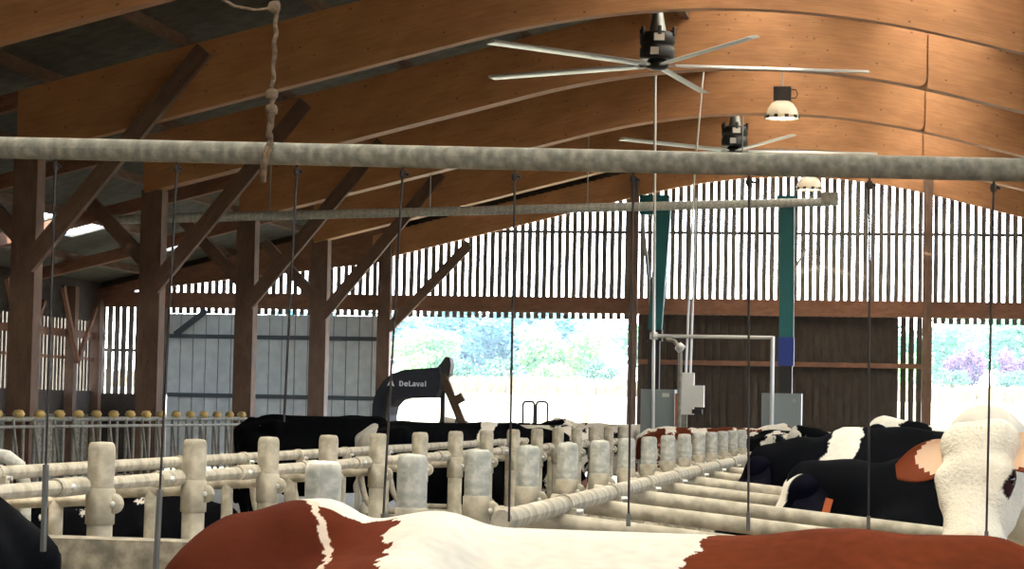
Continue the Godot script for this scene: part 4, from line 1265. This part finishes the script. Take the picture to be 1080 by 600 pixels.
func build_outdoors() -> void:
	var gr := S()
	# field rising gently behind the barn, level elsewhere
	var prof := [[-150.0, -0.12], [49.2, -0.12], [60.0, 0.0], [100.0, 1.1], [140.0, 2.5], [170.0, 3.2], [400.0, 6.0]]
	gr.set_smooth_group(0)
	for i in prof.size() - 1:
		for k in 12:
			var x0 := -300.0 + 50.0 * k
			var x1 := x0 + 50.0
			quad(gr, V(x0, prof[i][1], prof[i][0]), V(x0, prof[i + 1][1], prof[i + 1][0]), V(x1, prof[i + 1][1], prof[i + 1][0]), V(x1, prof[i][1], prof[i][0]), Vector2(0, 0), Vector2(0, 1), Vector2(1, 1), Vector2(1, 0))
	var g := put("ground", done(gr), M.ground, self)
	tag(g, "pale dry field outside the barn", "", "", "structure")
	# standing crop strip
	var cr := S()
	cr.set_smooth_group(-1)
	var r := RandomNumberGenerator.new()
	r.seed = 71
	for i in 9000:
		var x := r.randf_range(-70.0, 40.0)
		var a := r.randf_range(141.0, 152.0)
		var y := 2.45 + (a - 140.0) * 0.023
		var h := r.randf_range(0.6, 1.15)
		var d := Vector3(r.randf_range(-0.25, 0.25), h, r.randf_range(-0.2, 0.2))
		var s := Vector3(r.randf_range(0.05, 0.14), 0, r.randf_range(-0.1, 0.1))
		var b := V(x, y, a)
		quad(cr, b - s, b + d - s * 0.4, b + d + s * 0.4, b + s, Vector2(0, 0), Vector2(0, 1), Vector2(1, 1), Vector2(1, 0))
	tag(put("crop_strip", done(cr), M.crop, self), "strip of pale ripe crop along the far field edge", "crop", "", "stuff")
	# trees
	var crowns := [tree_mesh(1, 6500, 0.05), tree_mesh(2, 6500, 0.05), tree_mesh(3, 6500, 0.05)]
	var trunk := tube_mesh([Vector3(0, 0, 0), Vector3(0.05, 1.0, 0), Vector3(0, 2.0, 0.03)], [0.14, 0.1, 0.05], 8)
	var list := [
		# x, a, half width, height, material, label, kind
		[-52.0, 205.0, 8.0, 8.6, "leaf_blue", "tall blue-green tree at the left end of the doorway view", 0],
		[-43.5, 226.0, 8.0, 9.2, "leaf_blue", "blue-green tree between the two lime-green trees in the left doorway", 1],
		[-33.5, 206.0, 7.5, 8.7, "leaf_blue", "blue-green tree just behind the rounded lime-green tree in the left doorway", 2],
		[-27.2, 178.0, 4.2, 6.3, "leaf_lime", "pale lime-green rounded tree in the middle of the left doorway", 0],
		[-37.5, 176.0, 3.8, 5.0, "leaf_lime", "lower lime-green tree left of the middle in the doorway", 1],
		[-22.0, 215.0, 6.0, 8.8, "leaf_pale", "light green tree at the right jamb of the left doorway", 2],
		[-1.0, 205.0, 8.0, 8.6, "leaf_pale", "large light green tree at the left of the right doorway", 0],
		[12.0, 226.0, 9.0, 9.4, "leaf_pale", "large light green tree at the right picture edge", 1],
		[4.4, 172.0, 1.9, 4.3, "leaf_purple", "round purple-leaved tree in the right doorway", 2],
		[7.8, 174.0, 1.6, 4.3, "leaf_purple", "smaller purple-leaved tree by the right picture edge", 0],
		[0.6, 176.0, 1.9, 3.6, "leaf_lime", "low lime-green tree left of the purple trees", 1],
		[11.6, 170.0, 2.2, 4.6, "leaf_lime", "lime-green tree at the far right edge", 2]]
	for t in list:
		var gy: float = 3.2 + (t[1] - 170.0) * 0.0122
		var o := thing("tree", t[5], "tree", V(t[0], gy, t[1]), 0.7 * t[6], "trees beyond the field")
		var ch: float = t[3] * 0.5
		put("crown", crowns[t[6]], M[t[4]], o, Transform3D(Basis.from_scale(Vector3(t[2], ch * 1.02, t[2])), Vector3(0, t[3] - ch, 0)))
		put("trunk", trunk, M.post, o, Transform3D(Basis.from_scale(Vector3(t[2] * 0.3, t[3] * 0.35, t[2] * 0.3)), Vector3.ZERO))
	var hm := tree_mesh(9, 2200, 0.075)
	var at_left := ["first", "second", "third", "fourth", "fifth", "sixth", "seventh"]
	for k in 10:
		var x := -38.5 + 3.5 * k if k < 7 else -1.0 + 4.0 * (k - 7)
		x += r.randf_range(-0.3, 0.3)
		var lab: String = "hedge bush at the far field edge, %s from the left in the left doorway" % at_left[k] if k < 7 else "hedge bush at the far field edge, %s from the left in the right doorway" % at_left[k - 7]
		var o := thing("hedge_bush", lab, "bush", V(x, 2.9, 159.0 + r.randf_range(-1.0, 1.0)), r.randf() * 6.0, "bushes of the field-edge hedge")
		put("foliage", hm, M[["leaf_hedge", "leaf_lime", "leaf_hedge"][k % 3]], o, Transform3D(Basis.from_scale(Vector3(1.6, r.randf_range(1.2, 1.7), 1.6)), Vector3(0, 1.1, 0)))
	var fog := FogVolume.new()
	fog.name = "summer_haze"
	tag(fog, "thin bright summer haze over the field outside", "haze", "", "stuff")
	fog.shape = RenderingServer.FOG_VOLUME_SHAPE_BOX
	fog.size = Vector3(160.0, 40.0, 120.0)
	var fm := FogMaterial.new()
	fm.density = 0.0005
	fm.albedo = Color(0.86, 0.94, 1.0)
	fog.material = fm
	add_child(fog)
	fog.position = V(-20.0, 18.0, 125.0)
	# wire fence posts in the field
	for k in 6:
		var x: float = [-17.6, -14.6, -11.2, -8.4, 1.7, 4.3][k]
		var fp := thing("fence_post", "slim pale field fence post, %s from the left" % words_th(k), "post", V(x, 0.5, 80.0), 0.0, "field fence posts")
		bar("stake", Vector3.ZERO, Vector3(0, 1.5, 0), 0.06, 0.06, M.crop, fp, Vector3.RIGHT)

func foliage(col: Color, back: Color) -> StandardMaterial3D:
	var m := mat(col, 0.75)
	m.backlight_enabled = true
	m.backlight = back
	return m

func _ready() -> void:
	rng.seed = 20
	# camera
	var cam := Camera3D.new()
	cam.name = "camera"
	cam.fov = rad_to_deg(2.0 * atan(300.0 / 2400.0))
	cam.near = 0.05
	cam.far = 2000.0
	add_child(cam)
	cam.position = Vector3(0, 1.6, 0)
	cam.basis = Basis(Vector3.UP, deg_to_rad(9.908)) * Basis(Vector3.RIGHT, deg_to_rad(3.13)) * Basis(Vector3.BACK, deg_to_rad(1.2))
	cam.current = true
	# sky and exposure
	var env := Environment.new()
	env.background_mode = Environment.BG_SKY
	var sky := Sky.new()
	var sm := ProceduralSkyMaterial.new()
	sm.sky_top_color = Color(0.78, 0.88, 1.0)
	sm.sky_horizon_color = Color(0.97, 0.98, 1.0)
	sm.ground_bottom_color = Color(0.55, 0.52, 0.42)
	sm.ground_horizon_color = Color(0.85, 0.83, 0.72)
	sm.sky_energy_multiplier = 3.2
	sm.ground_energy_multiplier = 1.2
	sm.sun_angle_max = 1.0
	sky.sky_material = sm
	env.sky = sky
	env.tonemap_mode = Environment.TONE_MAPPER_LINEAR
	env.tonemap_exposure = 1.35
	env.volumetric_fog_enabled = true
	env.volumetric_fog_density = 0.0
	env.sdfgi_enabled = true
	env.ssao_enabled = true
	env.ssil_enabled = true
	var we := WorldEnvironment.new()
	we.name = "world_environment"
	we.environment = env
	add_child(we)
	# sun, high and behind the camera to the left
	var sun := DirectionalLight3D.new()
	sun.name = "sun"
	sun.light_color = Color(1.0, 0.94, 0.87)
	sun.light_energy = 7.0
	sun.light_angular_distance = 0.6
	sun.shadow_enabled = true
	add_child(sun)
	sun.look_at_from_position(Vector3(-3, 14, 7), Vector3.ZERO)

	materials()
	M.clear = mat(Color(0.95, 0.97, 0.97, 0.12), 0.1)
	M.clear.transparency = BaseMaterial3D.TRANSPARENCY_ALPHA
	M.pipe = tri(mat(Color.WHITE, 0.75, 0.1), 5.0)
	M.pipe.albedo_texture = blotch_tex(Color(0.40, 0.385, 0.34), Color(0.56, 0.54, 0.48), 51, 0.012, 1.8, 512, 0.14)
	M.lamp_alum = mat(Color(0.66, 0.66, 0.64, 0.82), 0.2)
	M.lamp_alum.transparency = BaseMaterial3D.TRANSPARENCY_ALPHA
	M.lamp_glass = mat(Color(0.95, 0.95, 0.92, 0.15), 0.1)
	M.lamp_glass.transparency = BaseMaterial3D.TRANSPARENCY_ALPHA
	M.bulb = mat(Color(1.0, 0.95, 0.85), 0.4)
	M.bulb.emission_enabled = true
	M.bulb.emission = Color(1.0, 0.9, 0.75)
	M.bulb.emission_energy_multiplier = 3.0
	M.strap = mat(Color(0.36, 0.355, 0.34), 0.6, 0.3)
	M.copper = mat(Color(0.75, 0.42, 0.22), 0.5, 0.4)
	M.copper_dark = mat(Color(0.30, 0.22, 0.15), 0.7, 0.2)
	M.leaf_blue = foliage(Color(0.13, 0.25, 0.25), Color(0.2, 0.38, 0.36))
	M.leaf_lime = foliage(Color(0.33, 0.47, 0.22), Color(0.45, 0.62, 0.28))
	M.leaf_pale = foliage(Color(0.24, 0.39, 0.26), Color(0.35, 0.53, 0.36))
	M.leaf_hedge = foliage(Color(0.18, 0.29, 0.20), Color(0.25, 0.38, 0.25))
	M.leaf_purple = foliage(Color(0.27, 0.15, 0.25), Color(0.3, 0.2, 0.3))
	build_setting()
	build_frames()
	build_outdoors()
	build_fan(V(-3.395, 6.275, 30.5), [[3.958, 2.8], [2.734, 2.7], [0.238, 2.9], [-1.003, 2.7], [1.417, 2.6]], "nearest large five-blade barn fan under the glulam beams")
	build_fan(V(-3.17, 6.38, 41.5), [[0.15, 2.6], [1.4, 2.6], [2.66, 2.6], [3.92, 2.6], [5.17, 2.6]], "farther large barn fan partly behind the foreground pipe")
	build_lamp(V(-1.977, 6.21, 35.5), "nearer silver bell pendant lamp with dark ballast box", 1.5)
	build_lamp(V(-2.0, 6.13, 46.0), "farther silver bell pendant lamp just under the foreground pipe", 1.5)
	build_stalls()
	build_pipe()
	build_headlocks()
	build_machines()
	build_cows()
